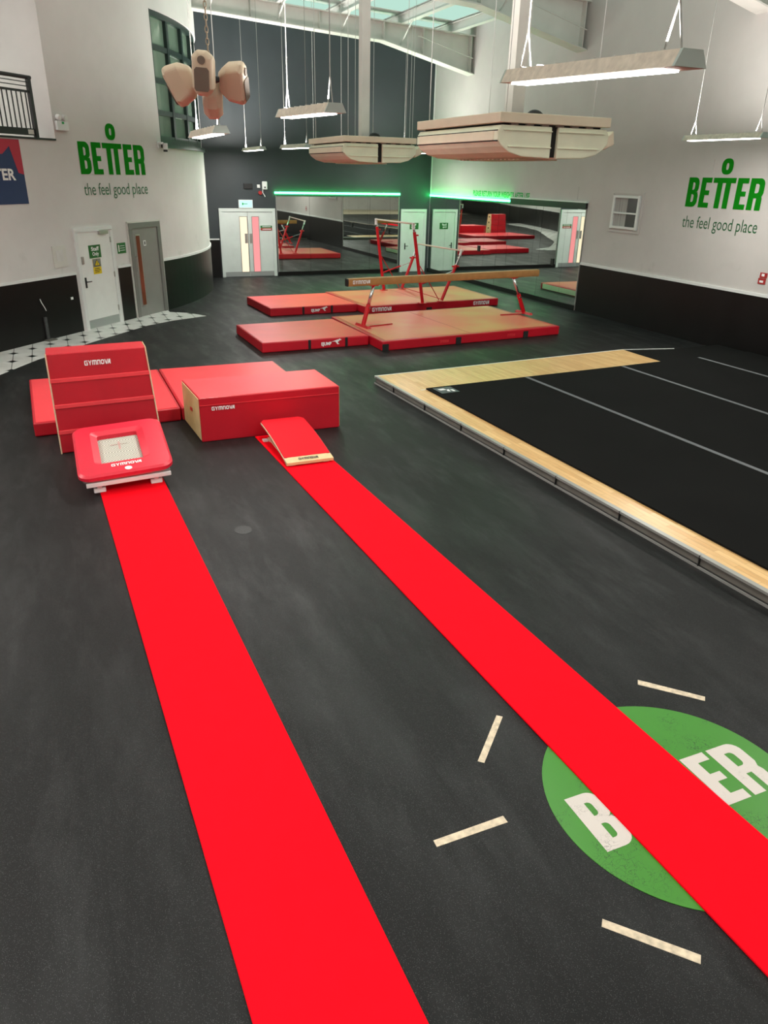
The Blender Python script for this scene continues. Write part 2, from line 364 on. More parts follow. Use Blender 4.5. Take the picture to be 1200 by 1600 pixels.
M = dict(
    floor=rubber_floor(), wood=wood_planks(), tile=tile_mat(), net=net_mat(), tan=tan_mat(),
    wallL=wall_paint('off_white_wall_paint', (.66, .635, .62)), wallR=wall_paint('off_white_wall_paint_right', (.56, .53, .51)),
    wallB=mat('charcoal_wall_paint', (.030, .038, .043), .55, noise=.1, nscale=1.2),
    dado=mat('black_wall_paint', (.0055, .005, .005), .38, noise=.25, nscale=2, spec=.3),
    white=mat('white_gloss_paint', (.72, .73, .72), .4), steelw=mat('white_steel', (.62, .60, .56), .5, noise=.06, nscale=2),
    flange=mat('white_steel_flange', (.66, .66, .63), .5),
    door=mat('white_door_paint', (.78, .78, .76), .4, noise=.03), doorg=mat('light_grey_door_paint', (.60, .64, .62), .4, noise=.04),
    greyd=mat('mid_grey_door_paint', (.23, .225, .21), .45, noise=.04), greyf=mat('grey_frame_paint', (.17, .165, .155), .45),
    kick=mat('brushed_kick_plate', (.42, .44, .44), .35, .5), chrome=mat('chrome', (.75, .76, .78), .18, 1), metal=mat('dull_metal', (.45, .44, .42), .4, .8),
    black=mat('black_plastic', (.012, .012, .013), .45), darkgap=mat('dark_gap', (.008, .007, .007), .8),
    green=mat('green_vinyl_lettering', (.003, .20, .004), .8, spec=.1), dkgreen=mat('dark_green_vinyl_lettering', (.01, .10, .03), .45),
    ltgreen=mat('bright_green_vinyl_lettering', (.0, .32, .05), .45),
    signg=mat('green_sign', (.015, .14, .03), .35), yellow=mat('yellow_sign', (.75, .55, .01), .4), whitet=mat('white_print', (.85, .85, .84), .5),
    red=mat('red_vinyl', (.50, .006, .018), .38, noise=.06, nscale=2, bump=.18, bscale=5), redtop=mat('red_vinyl_top_sheen', (.80, .045, .058), .42, noise=.05, nscale=2),  # redtop is the red vinyl lightened, sheen of the tops put in
    redrun=mat('red_runway_carpet', (.93, .0035, .013), .8, noise=.03, nscale=6, bump=.15, bscale=300, spec=.04), redboard=mat('red_carpet_board', (.60, .003, .012), .75, spec=.2),
    redmetal=mat('red_painted_steel', (.58, .008, .016), .3), cream=mat('cream_fabric_end', (.62, .47, .24), .6, noise=.08, nscale=8), creamp=mat('cream_edge', (.72, .52, .34), .6),
    beam=mat('suede_beam_cover', (.42, .21, .065), .7, noise=.1, nscale=6), beamtop=mat('pale_suede_beam_top', (.68, .48, .26), .7), rail=mat('ash_rail', (.66, .55, .46), .45),  # beamtop is a paler suede strip along the beam
    carpet=mat('black_carpet', (.0055, .0056, .0054), .95, noise=.15, nscale=1.4, spec=.1, bump=.2, bscale=250), velcro=mat('grey_seam_tape', (.13, .137, .145), .8),
    alu=mat('aluminium_edge', (.40, .40, .38), .4, .5), ply=mat('grey_brown_panel_edge', (.13, .12, .105), .6, noise=.15, nscale=5), whiteedge=mat('white_edge_strip', (.75, .76, .72), .5),
    acp=mat('cream_plastic_casing', (.84, .76, .58), .45, noise=.04), acs=mat('cream_casing_side', (.82, .86, .66), .45, noise=.05), acw=mat('dusty_hinge_metal', (.25, .2, .17), .6),
    spk=mat('cream_speaker_casing', (.74, .60, .44), .5), grille=mat('taupe_speaker_grille', (.20, .155, .12), .7, bump=.3, bscale=200),
    wire=mat('galvanised_wire', (.55, .55, .53), .4, .3), rope=mat('pale_cord', (.34, .34, .32), .7), chain=mat('brass_chain', (.34, .26, .18), .45, .6),
    lampb=mat('aged_lamp_body', (.62, .55, .45), .5, .1, noise=.15, nscale=20), lampend=mat('lamp_end_cap', (.45, .54, .50), .5),
    mirror=mat('mirror_glass', (.80, .86, .82), .012, 1), winf=mat('dark_green_window_frame', (.012, .028, .024), .35),
    glassg=mat('green_tinted_glass', (.15, .22, .165), .12, noise=.25, nscale=.8, coat=.3), curtain=mat('grey_blind', (.36, .35, .34), .8, noise=.3, nscale=3, stretch=(1, 14, .3)), winb=mat('dark_window_glass', (.04, .035, .035), .1),
    tape=mat('worn_masking_tape', (.62, .52, .38), .7, noise=.25, nscale=25), cgreen=circle_mat((.042, .22, .016), (.008, .03, .008)), cwhite=circle_mat((.60, .55, .51), (.2, .18, .17)),
    navy=mat('navy_banner', (.012, .03, .11), .5), crimson=mat('crimson_banner', (.45, .012, .045), .5), alarm=mat('red_alarm', (.35, .02, .02), .4),
    beige=mat('beige_floor', (.50, .42, .30), .4), deck=mat('white_roof_deck', (.62, .66, .63), .6), stain=mat('scuffed_black', (.05, .05, .052), .5, noise=.3, nscale=20),
    lit_warm=emit('lit_corridor_glass', (1.0, .80, .56), .95), lit_pink=emit('pink_lit_glass', (1.0, .33, .33), .80),
    exitl=emit('lit_exit_sign', (.55, .95, .85), .9), led=emit('green_led', (.03, 1.0, .20), LED_E), tube=emit('fluorescent_tube', LAMP_COL, 9.0),
    mint=emit('glowing_roof_sheet', (.60, .92, .78), ROOF_E), blacktxt=mat('black_print', (.02, .02, .02), .5),
)

# ------------------------------------------------------------------ the room
RX, BY, TOPZ = 13.08, 26.42, 9.2
YR = -24.0                                            # rear wall behind the camera
W1 = Vector((2.3, 19.95, 0)); wd = Vector((.68201, .73134, 0)); wn = Vector((.73134, -.68201, 0))
FL = Frame(W1, wd, wn); FB = Frame((0, BY, 0), (1, 0, 0), (0, -1, 0)); FR = Frame((RX, 0, 0), (0, -1, 0), (-1, 0, 0))
RC = 8.9; CEN = W1-wn*RC
SK = -8.0                                            # beyond this the wall turns away in facets
KP = [W1+wd*SK, Vector((-5.2, 10.2, 0)), Vector((-6.9, 5.6, 0)), Vector((-8.7, -1.2, 0)), Vector((-11.5, -10, 0)), Vector((-15.8, -24, 0))]
KS = [SK]
for _i in range(len(KP)-1): KS.append(KS[-1]-(KP[_i+1]-KP[_i]).length)
def LW(s, off=0.0, z=0.0):
    """point of the left wall: straight for s < 0, then an arc bending to the back wall"""
    if s < SK:
        q = s-SK; i = 0
        while i < len(KP)-2 and -q > (KP[i+1]-KP[i]).length: q += (KP[i+1]-KP[i]).length; i += 1
        d = (KP[i]-KP[i+1]).normalized(); p = KP[i]+d*q+Vector((d.y, -d.x, 0))*off
    elif s <= 0: p = W1+wd*s+wn*off
    else:
        a = s/RC; d = wn*math.cos(a)+wd*math.sin(a); p = CEN+d*(RC+off)
    return Vector((p.x, p.y, z))
SEND = 6.95
def lstrip(s0, s1, z0, z1, o0, o1, step=.3):
    n = 1 if s1 <= 0 else max(1, int((s1-max(s0, 0))/step)+1)
    ss = [s0]+[k_ for k_ in reversed(KS) if s0 < k_ < s1]+([0.0] if s0 < 0 < s1 else [])
    a = max(s0, 0)
    if s1 > 0: ss += [a+(s1-a)*(i+1)/n for i in range(n)]
    else: ss.append(s1)
    V, F = [], []
    for s in ss: V += [LW(s, o0, z0), LW(s, o1, z0), LW(s, o1, z1), LW(s, o0, z1)]
    for i in range(len(ss)-1):
        for k in range(4): F.append((4*i+k, 4*i+(k+1) % 4, 4*i+4+(k+1) % 4, 4*i+4+k))
    F += [(0, 1, 2, 3), tuple(4*(len(ss)-1)+k for k in (3, 2, 1, 0))]
    return [tuple(v) for v in V], F
S0 = KS[-1]+.01
def struct(name, vf, mt, **k):
    o = obj(name, vf, mt, **k); o['kind'] = 'structure'; return o
struct('floor', box(-16, RX+.3, YR-.3, BY+.3, -.12, 0), M['floor'])
WS0, WS1, WZ0, WZ1 = .80, 5.9, 3.80, 6.66           # curved window opening
D3, D4 = (-2.71, -1.47), (-.89, .32)                 # the two doors in the left wall
struct('wall_left', join(lstrip(S0, SEND, 0, WZ0, -.25, 0), lstrip(S0, SK, WZ0, TOPZ, -.25, 0), lstrip(-2.8, WS0, WZ0, TOPZ, -.25, 0), lstrip(WS0, WS1, WZ1, TOPZ, -.25, 0), lstrip(WS1, SEND, WZ0, TOPZ, -.25, 0)), M['wallL'])
struct('wall_back', box(4.0, RX+.3, BY, BY+.2, 0, TOPZ), M['wallB'])
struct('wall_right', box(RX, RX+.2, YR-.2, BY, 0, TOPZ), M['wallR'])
struct('wall_rear', box(-16, RX+.2, YR-.2, YR, 0, TOPZ), M['wallL'])
struct('floor.003', box(-12, RX-.05, YR, -15, 0, .004), M['beige'])
# dark dado bands and their white cap rails
DZ = 1.21
struct('trim_1', join(lstrip(S0, D3[0]-.08, 0.0, DZ, 0, .012), lstrip(D3[1]+.08, D4[0]-.05, 0, DZ, 0, .012), lstrip(D4[1]+.05, SEND, 0, DZ, 0, .012)), M['dado'])
struct('trim_2', join(lstrip(S0, D3[0]-.08, DZ, DZ+.05, 0, .03), lstrip(D3[1]+.08, D4[0]-.05, DZ, DZ+.05, 0, .03), lstrip(D4[1]+.05, SEND, DZ, DZ+.05, 0, .03)), M['white'])
struct('trim_3', FB.box(4.6, 5.24, 0, .012, 0, DZ), M['dado'])
struct('trim_4', FB.box(4.6, 5.24, 0, .03, DZ, DZ+.04), M['white'])
struct('trim_5', FR.box(-17.12, 4.2, 0, .012, 0, DZ), M['dado'])
struct('trim_6', FR.box(-17.12, 4.2, 0, .035, DZ, DZ+.06), M['white'])
struct('trim_8', FB.box(RX-.02, RX, 0, .03, 0, 6.9), M['white'])
# tiled walkway along the left wall, laid flush
def tile_poly():
    inn = [LW(s, .0) for s in [KS[3]]+[k_ for k_ in (KS[2], KS[1], KS[0])]+[-5, -2.7, -1.4, -.6, 0, .35]]
    out = [(2.55, 19.88), (2.98, 19.60), (3.32, 19.06), (2.94, 18.88), (2.44, 18.66), (1.79, 18.17), (1.15, 17.41), (.71, 16.89), (-.07, 15.89), (-.54, 15.29), (-.86, 14.75), (-1.15, 14.25), (-2.3, 12.0), (-3.6, 9.7), (-5.3, 6.2), (-6.27, 3.4), (-7.1, -.6)]
    return [(p.x, p.y) for p in inn]+out
struct('floor.001', prism(tile_poly(), .0, .006), M['tile'])

# ---- roof: deck, mint sheets with added glow, cranked main beams, purlins
T = lambda x: 7.30+.05*(13.0-x)                      # top of the main beams
roof = struct('ceiling', hexa([(-16, YR, T(-16)+.26), (RX, YR, T(RX)+.26), (RX, BY, T(RX)+.26), (-16, BY, T(-16)+.26)],
                              [(-16, YR, T(-16)+.4), (RX, YR, T(RX)+.4), (RX, BY, T(RX)+.4), (-16, BY, T(-16)+.4)]), M['deck'])
ORI[roof.name] = Vector(roof.location)
def zb(x): return (6.93+(10.0-x)*.06) if x < 10 else 6.93-(x-10)*.225      # bottom of a main beam
def beam(y):
    def slab(x0, x1, a0, a1, b0, b1, hy):
        return hexa([(x0, y-hy, a0), (x1, y-hy, a1), (x1, y+hy, a1), (x0, y+hy, a0)], [(x0, y-hy, b0), (x1, y-hy, b1), (x1, y+hy, b1), (x0, y+hy, b0)])
    P = []
    for (x0, x1) in ((-15.9, 10.0), (10.0, RX)):
        P.append(slab(x0, x1, zb(x0), zb(x1), zb(x0)+.03, zb(x1)+.03, .21))
        P.append(slab(x0, x1, zb(x0)+.03, zb(x1)+.03, T(x0)-.03, T(x1)-.03, .012))
        P.append(slab(x0, x1, T(x0)-.03, T(x1)-.03, T(x0), T(x1), .19))
    for x in (12.95, 11.3, 10.0, 8, 6, 4, 2): P.append(box(x-.008, x+.008, y-.18, y+.18, zb(x), T(x)))
    P.append(tube([(11.1, y-.19, T(11.1)-.25), (RX-.05, y-.19, T(RX)-.62)], .012, 6))
    o = obj('roof_beam', join(*P), M['steelw'], roof); return o
for y in (23.9, 18.15, 12.5, 6.8, 1.1): beam(y)
for x in (12.3, 10.6, 8.7, 6.8, 4.9, 3.0, 1.1, -1.0, -4, -7, -10):
    z = T(x)
    y1 = BY
    P = [box(x-.09, x+.09, YR, y1, z-.02, z-.003), box(x-.005, x+.005, YR, y1, z-.01, z+.22), box(x-.09, x+.09, YR, y1, z+.215, z+.23)]
    obj('purlin', join(*P), M['flange'], roof)
    if x < 12: 
        for y in (23.9, 18.15):
            obj('brace', tube([(x, y-.9, z+.02), (x, y-.02, zb(x)+.1)], .02, 6), M['flange'], roof)
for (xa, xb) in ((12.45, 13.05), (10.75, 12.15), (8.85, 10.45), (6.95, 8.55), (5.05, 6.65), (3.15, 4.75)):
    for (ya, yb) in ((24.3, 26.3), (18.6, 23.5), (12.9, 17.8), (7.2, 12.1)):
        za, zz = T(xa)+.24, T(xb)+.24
        obj('glow_sheet', hexa([(xa, ya, za), (xb, ya, zz), (xb, yb, zz), (xa, yb, za)], [(xa, ya, za+.01), (xb, ya, zz+.01), (xb, yb, zz+.01), (xa, yb, za+.01)]), M['mint'], roof, label='pale mint roof sheet with an added glow for soft fill')

# ---- balcony recess in the left wall
struct('wall_recess', join(
    [tuple(LW(-2.8, -.25, z)) for z in (WZ0, )] and hexa([LW(-2.8, -3.6, WZ0), LW(-2.8, -.25, WZ0), LW(-2.7, -.25, WZ0), LW(-2.7, -3.6, WZ0)], [LW(-2.8, -3.6, TOPZ), LW(-2.8, -.25, TOPZ), LW(-2.7, -.25, TOPZ), LW(-2.7, -3.6, TOPZ)]),
    hexa([LW(-8, -3.8, WZ0), LW(-2.7, -3.8, WZ0), LW(-2.7, -3.6, WZ0), LW(-8, -3.6, WZ0)], [LW(-8, -3.8, TOPZ), LW(-2.7, -3.8, TOPZ), LW(-2.7, -3.6, TOPZ), LW(-8, -3.6, TOPZ)])), M['wallL'])
struct('floor.002', hexa([LW(-8, -3.6, WZ0-.1), LW(-2.8, -3.6, WZ0-.1), LW(-2.8, -.25, WZ0-.1), LW(-8, -.25, WZ0-.1)], [LW(-8, -3.6, WZ0+.005), LW(-2.8, -3.6, WZ0+.005), LW(-2.8, -.25, WZ0+.005), LW(-8, -.25, WZ0+.005)]), M['deck'])
struct('trim_9', lstrip(-8, -2.8, WZ0, WZ0+.035, -.25, .02), M['black'])
rail = thing('balcony_railing', LW(-3.3, .03, WZ0+.035), 'black metal balustrade of thin upright bars on the balcony ledge, upper left', 'railing')
zr0 = WZ0+.035
P = [tube([LW(-7.9, .0, zr0+1.02), LW(-3.24, .0, zr0+1.02)], .035, 10)]
obj('handrail', join(*P), M['black'], rail, smooth=False)
obj('frame', join(FL.box(-7.9, -3.27, -.02, .02, zr0+.76, zr0+.80), FL.box(-7.9, -3.27, -.02, .02, zr0+.03, zr0+.15), FL.box(-7.9, -3.27, -.008, .008, zr0+.93, zr0+.945), FL.box(-7.9, -3.27, -.008, .008, zr0+.86, zr0+.875)), M['black'], rail)
for s in (-3.3, -5.4, -7.6): obj('post', FL.box(s-.035, s+.035, -.035, .035, zr0, zr0+1.02), M['black'], rail)
obj('end_label', FL.box(-3.52, -3.38, .021, .024, zr0+.05, zr0+.13), M['steelw'], rail, label='small pale label at the foot of the railing')
for i in range(38):
    s = -3.42-i*.115
    obj('baluster', FL.box(s-.009, s+.009, -.009, .009, zr0+.15, zr0+.76), M['black'], rail)

# ---- curved window (window_1)
win = struct('window_1', join(lstrip(WS0, WS1, WZ0, WZ0+.09, -.20, .05, .2), lstrip(WS0, WS1, WZ0+.09, WZ0+.26, -.16, -.06, .2), lstrip(WS0, WS1, WZ1-.12, WZ1, -.16, -.04, .2), lstrip(WS0, WS0+.07, WZ0, WZ1, -.16, -.02), lstrip(WS1-.07, WS1, WZ0, WZ1, -.16, -.04)), M['winf'])
ORI[win.name] = Vector(win.location)
for s in (1.75, 2.78, 3.81, 4.84):
    obj('mullion', lstrip(s-.06, s+.06, WZ0+.2, WZ1-.1, -.17, -.05), M['winf'], win)
for z in (4.57, 5.25, 5.93):
    obj('transom', lstrip(WS0+.05, WS1-.05, z-.055, z+.055, -.165, -.06, .2), M['winf'], win)
obj('pane', lstrip(WS0+.05, WS1-.05, WZ0+.15, WZ1-.05, -.15, -.13, .2), M['glassg'], win)

# ---- doors of the left wall
def closedframe(F, u0, u1, z1, wdt, n0, n1): return join(F.box(u0, u0+wdt, n0, n1, 0, z1), F.box(u1-wdt, u1, n0, n1, 0, z1), F.box(u0+wdt, u1-wdt, n0, n1, z1-wdt, z1))
d = struct('door_3', closedframe(FL, D3[0], D3[1], 2.14, .09, 0, .04), M['white']); ORI[d.name] = Vector(d.location)
obj('leaf', FL.box(D3[0]+.09, D3[1]-.09, .003, .022, .01, 2.05), M['door'], d)
obj('kick_plate', FL.box(D3[0]+.11, D3[1]-.11, .022, .026, .02, .2), M['kick'], d)
h = obj('lever_handle', join(FL.box(-2.56, -2.51, .022, .032, .90, 1.12), tube([FL.P(-2.535, .03, 1.03), FL.P(-2.535, .075, 1.03), FL.P(-2.41, .08, 1.03)], .011, 8)), M['black'], d, label='black lever handle')
obj('code_lock', FL.box(-2.585, -2.52, .022, .05, 1.40, 1.56), M['metal'], d, bevel=.008, label='small metal push-button lock')
obj('door_closer', join(FL.box(-1.95, -1.66, .022, .075, 1.98, 2.05), FL.box(-1.92, -1.50, .03, .045, 2.055, 2.07)), M['metal'], d)
for z in (.35, 1.1, 1.85): obj('hinge', FL.box(-1.578, -1.556, .02, .045, z-.06, z+.06), M['metal'], d)
d = struct('door_4', closedframe(FL, D4[0], D4[1], 2.16, .12, 0, .045), M['greyf']); ORI[d.name] = Vector(d.location)
obj('architrave', join(FL.box(D4[0]-.035, D4[0], 0, .03, 0, 2.19), FL.box(D4[1], D4[1]+.035, 0, .03, 0, 2.19), FL.box(D4[0]-.035, D4[1]+.035, 0, .03, 2.16, 2.195)), M['steelw'], d)
obj('leaf', FL.box(D4[0]+.12, D4[1]-.12, .003, .02, .005, 2.04), M['greyd'], d)
vp_ = obj('vision_panel', FL.box(-.665, -.49, .02, .026, .24, 1.90), M['metal'], d)
obj('glass', FL.box(-.645, -.51, .026, .029, .27, 1.87), mat('brown_tinted_glass', (.16, .05, .025), .15), vp_)
obj('pull_handle', tube([FL.P(-.725, .02, 1.07), FL.P(-.725, .06, 1.08), FL.P(-.725, .06, 1.40), FL.P(-.725, .02, 1.41)], .012, 8), M['metal'], d)
obj('door_sign', FL.box(-.37, -.28, .02, .024, 1.63, 1.75), M['whitet'], d, label='small white square sign')
obj('door_symbol', FL.box(-.345, -.305, .024, .026, 1.65, 1.73), M['black'], d)

# signs on and by the left doors
def plate(name, F, u0, u1, z0, z1, m_, label, cat, n0=.022, th=.006):
    o = thing(name, F.P((u0+u1)/2, n0, z0), label, cat); obj('board', F.box(u0, u1, n0, n0+th, z0, z1), m_, o); return o
s1 = plate('door_notice', FL, -2.31, -1.93, 1.50, 1.77, M['signg'], 'green Staff Only notice on the white door in the curved wall', 'sign')
textobj('Staff', FL.P(-2.24, .030, 1.65), wd, (0, 0, 1), .25, .085, M['whitet'], s1)
textobj('Only', FL.P(-2.22, .030, 1.525), wd, (0, 0, 1), .21, .10, M['whitet'], s1)
s2 = plate('warning_notice', FL, -2.24, -1.98, 1.16, 1.48, M['yellow'], 'yellow hazard triangle notice below the green one on the white door', 'sign')
obj('border', FL.box(-2.24, -1.98, .0285, .030, 1.31, 1.48), mat('grey_notice', (.22, .22, .2), .5), s2)
tri = [FL.P(-2.21, .031, 1.33), FL.P(-2.01, .031, 1.33), FL.P(-2.11, .031, 1.47)]
obj('triangle', ext(tri, wn*.002), M['blacktxt'], s2)
tri = [FL.P(-2.185, .034, 1.343), FL.P(-2.035, .034, 1.343), FL.P(-2.11, .034, 1.45)]
obj('triangle', ext(tri, wn*.002), M['yellow'], s2)
obj('mark', FL.box(-2.116, -2.104, .037, .038, 1.355, 1.415), M['blacktxt'], s2)
for i, (a, b) in enumerate(((-2.2, -2.04), (-2.21, -2.02), (-2.2, -2.06))): obj('print_line', FL.box(a, b, .0285, .030, 1.265-i*.035, 1.28-i*.035), M['blacktxt'], s2)
s3 = plate('wall_sign', FL, -1.33, -1.03, 1.52, 1.75, M['signg'], 'small green sign with white figure between the white and grey doors', 'sign', n0=.0)
obj('symbol', FL.box(-1.295, -1.265, .007, .009, 1.56, 1.71), M['whitet'], s3)
for i in range(3): obj('print_line', FL.box(-1.24, -1.07, .007, .008, 1.68-i*.05, 1.69-i*.05), M['whitet'], s3)
s4 = plate('access_panel', FL, -3.38, -3.0, 1.40, 1.83, M['steelw'], 'white square access panel on the wall left of the white door', 'panel', n0=0, th=.02)
obj('recess', FL.box(-3.29, -3.09, .02, .024, 1.52, 1.74), M['wallL'], s4)
e = thing('emergency_light', FL.P(-2.6, .03, 4.0), 'white twin-lamp emergency light on wall beside the balcony', 'light')
obj('case', FL.box(-2.76, -2.44, 0, .07, 3.99, 4.16), M['white'], e, bevel=.01)
for u in (-2.69, -2.52): 
    k = obj('lamp_head', disc(FL.P(u, .02, 4.23), (wn+Vector((0, 0, -.2))), .055, .07), M['white'], e)
    obj('lens', disc(FL.P(u, .092, 4.218), (wn+Vector((0, 0, -.2))), .042, .006), M['white'], k)
obj('indicator', FL.box(-2.63, -2.57, .07, .074, 4.11, 4.15), M['ltgreen'], e)
c = thing('security_camera', LW(.72, .0, 3.82), 'small white dome camera on wall at the lower left window corner', 'camera')
cF = Frame(LW(.72, 0, 0), wd, wn)
obj('bracket', join(cF.box(-.10, -.04, 0, .03, 3.78, 3.93), cF.box(-.09, .03, .02, .10, 3.87, 3.92)), M['white'], c, bevel=.006)
obj('housing', disc(cF.P(.06, .12, 3.76), (0, 0, 1), .06, .14), M['white'], c, smooth=False)
obj('lens', disc(cF.P(.06, .12, 3.71), (0, 0, 1), .05, .05), M['black'], c)
b = thing('wall_banner', FL.P(-4.4, .01, 2.65), 'navy and crimson wall banner under the balcony railing, partly out of view', 'banner')
obj('sheet', FL.box(-6.2, -3.79, .002, .010, 2.65, 3.78), M['navy'], b)
cr_ = [FL.P(-6.2, .012, 3.775), FL.P(-6.2, .012, 3.45), FL.P(-4.6, .012, 3.5), FL.P(-4.25, .012, 3.52), FL.P(-4.06, .012, 3.66), FL.P(-3.93, .012, 3.2), FL.P(-3.795, .012, 3.17), FL.P(-3.795, .012, 3.775)]
obj('shape', ext(cr_, wn*.001), M['crimson'], b)
textobj('BETTER', FL.P(-5.0, .014, 3.07), wd, (0, 0, 1), .98, .20, M['whitet'], b, bold=.03)
p = thing('floor_bracket', LW(-3.86, .02, 0), 'scuffed grey metal bracket standing at the foot of the black wall panel', 'bracket')
obj('foot', FL.box(-4.0, -3.78, .015, .16, .006, .03), M['ply'], p)
obj('upright', FL.box(-3.93, -3.86, .015, .045, .03, .48), M['stain'], p)
obj('cable', tube([FL.P(-3.95, .03, .85), FL.P(-3.93, .035, .78), FL.P(-3.86, .035, .66), FL.P(-3.83, .03, .6)], .008, 6), M['whitet'], p)
o = obj('wall_socket', FL.box(-3.06, -3.0, .013, .03, .72, .77), M['whitet']); tag(o, 'tiny white fitting on the black panel left of the white door', 'socket')

# big logos on the side walls
def biglogo(F, u0, wdt, z0, ht, tu0, tu1, tz0, tz1, label, soff=.004):
    g = thing('wall_lettering', F.P(u0+wdt/2, .0, z0), label, 'lettering')
    sc = ht
    V, Fc = better_glyphs()
    obj('logo', ([tuple(F.P(u0+x/WB*wdt, soff, z0+y*sc)) for x, y, _ in V], Fc), M['green'], g)
    v, f = text_vf('the feel good place', 0.0)
    x0 = min(q[0] for q in v); x1 = max(q[0] for q in v); y0 = min(q[1] for q in v); y1 = max(q[1] for q in v)
    obj('tagline', ([tuple(F.P(tu0+(q[0]-x0)/(x1-x0)*(tu1-tu0), soff, tz0+(q[1]-y0)/(y1-y0)*(tz1-tz0))) for q in v], f), M['dkgreen'], g)
biglogo(FL, -2.19, 2.22, 3.19, .63, -2.17, .03, 2.70, 3.02, 'green BETTER lettering with tagline on the left wall above the doors', .006)
biglogo(FR, -13.69, 2.04, 2.80, .59, -13.68, -11.62, 2.30, 2.62, 'green BETTER lettering with tagline on the right wall')

# ---- back wall doors
d = struct('door_1', closedframe(FB, 5.27, 7.19, 2.195, .10, 0, .05), M['doorg']); ORI[d.name] = Vector(d.location)
for (a, b_, v0, v1, gm, hx) in ((5.37, 6.225, 5.96, 6.20, 'lit_warm', 6.15), (6.235, 7.09, 6.38, 6.60, 'lit_pink', 6.31)):
    lf = obj('leaf', FB.box(a, b_, .002, .025, .01, 2.09), M['doorg'], d)
    obj('vision_panel', join(FB.box(v0-.02, v0, .025, .03, .16, 1.93), FB.box(v1, v1+.02, .025, .03, .16, 1.93), FB.box(v0-.02, v1+.02, .025, .03, 1.93, 1.95), FB.box(v0-.02, v1+.02, .025, .03, .14, .16)), M['metal'], lf)
    obj('glass', FB.box(v0, v1, .025, .028, .16, 1.93), M[gm], lf, label='strip of glass glowing from the corridor behind')
    obj('kick_plate', FB.box(a+.01, b_-.01, .025, .028, .01, .17), M['kick'], d)
    obj('push_plate', FB.box(hx-.045, hx+.045, .025, .029, 1.09, 1.40), M['metal'], d)
s = plate('fire_door_notice', FB, 6.66, 7.06, 1.50, 1.65, M['signg'], 'green and red notice on the right leaf of the double doors', 'sign', n0=.026)
obj('red_band', FB.box(6.66, 7.06, .033, .034, 1.50, 1.575), M['alarm'], s)
for i in range(2): obj('print_line', FB.box(6.72, 7.02, .034, .036, 1.53+i*.075, 1.55+i*.075), M['whitet'], s)
d = struct('door_2', closedframe(FB, 11.90, 12.93, 2.19, .09, 0, .05), M['doorg']); ORI[d.name] = Vector(d.location)
obj('leaf', FB.box(11.99, 12.84, .002, .025, .01, 2.10), M['doorg'], d)
obj('lever_handle', join(FB.box(12.07, 12.11, .025, .035, .80, 1.02), tube([FB.P(12.09, .03, .92), FB.P(12.09, .07, .92), FB.P(12.2, .07, .92)], .011, 8)), M['black'], d)
s = plate('corner_door_notice', FB, 12.27, 12.62, 1.50, 1.72, M['signg'], 'small green Staff Only notice on the narrow corner door', 'sign', n0=.026)
textobj('Staff', FB.P(12.33, .034, 1.62), (1, 0, 0), (0, 0, 1), .2, .07, M['whitet'], s); textobj('Only', FB.P(12.33, .034, 1.53), (1, 0, 0), (0, 0, 1), .17, .07, M['whitet'], s)
e = thing('exit_sign', FB.P(6.18, .03, 2.2), 'pale lit exit sign box above the double doors', 'sign')
obj('housing', FB.box(5.95, 6.42, 0, .07, 2.20, 2.46), M['white'], e); obj('lit_panel', FB.box(5.97, 6.40, .07, .076, 2.23, 2.44), M['exitl'], e)
obj('arrow', join(FB.box(6.10, 6.24, .077, .079, 2.325, 2.345), FB.box(6.06, 6.10, .077, .079, 2.30, 2.37)), M['ltgreen'], e)
o = obj('wall_vent', join(FB.box(6.16, 6.45, 0, .05, 2.80, 2.96), FB.box(6.18, 6.43, .05, .055, 2.85, 2.86), FB.box(6.18, 6.43, .05, .055, 2.90, 2.91)), M['black'], bevel=.005); tag(o, 'small black box on the charcoal wall over the double doors', 'wall box')
o = obj('wall_switch', FB.box(6.61, 6.71, 0, .025, 2.83, 2.93), M['white'], bevel=.004); tag(o, 'small square white plate between the black box and the alarm siren', 'switch')
a = thing('alarm_sounder', FB.P(6.87, .0, 2.78), 'white rounded alarm siren on charcoal wall left of the green strip', 'alarm')
obj('case', FB.box(6.78, 6.95, 0, .07, 2.78, 3.03), M['white'], a, bevel=.02); obj('lens', disc(FB.P(6.865, .07, 2.85), (0, -1, 0), .025, .01), M['black'], a)
a = thing('call_point', FB.P(6.72, .0, 2.62), 'round dark red alarm beacon with dangling cable above the double doors', 'alarm')
obj('beacon', disc(FB.P(6.70, .0, 2.68), (0, -1, 0), .06, .06), M['alarm'], a); obj('cable', tube([FB.P(6.80, .03, 2.80), FB.P(6.79, .04, 2.68), FB.P(6.85, .03, 2.60), FB.P(6.87, .02, 2.56)], .012, 6), M['whitet'], a)

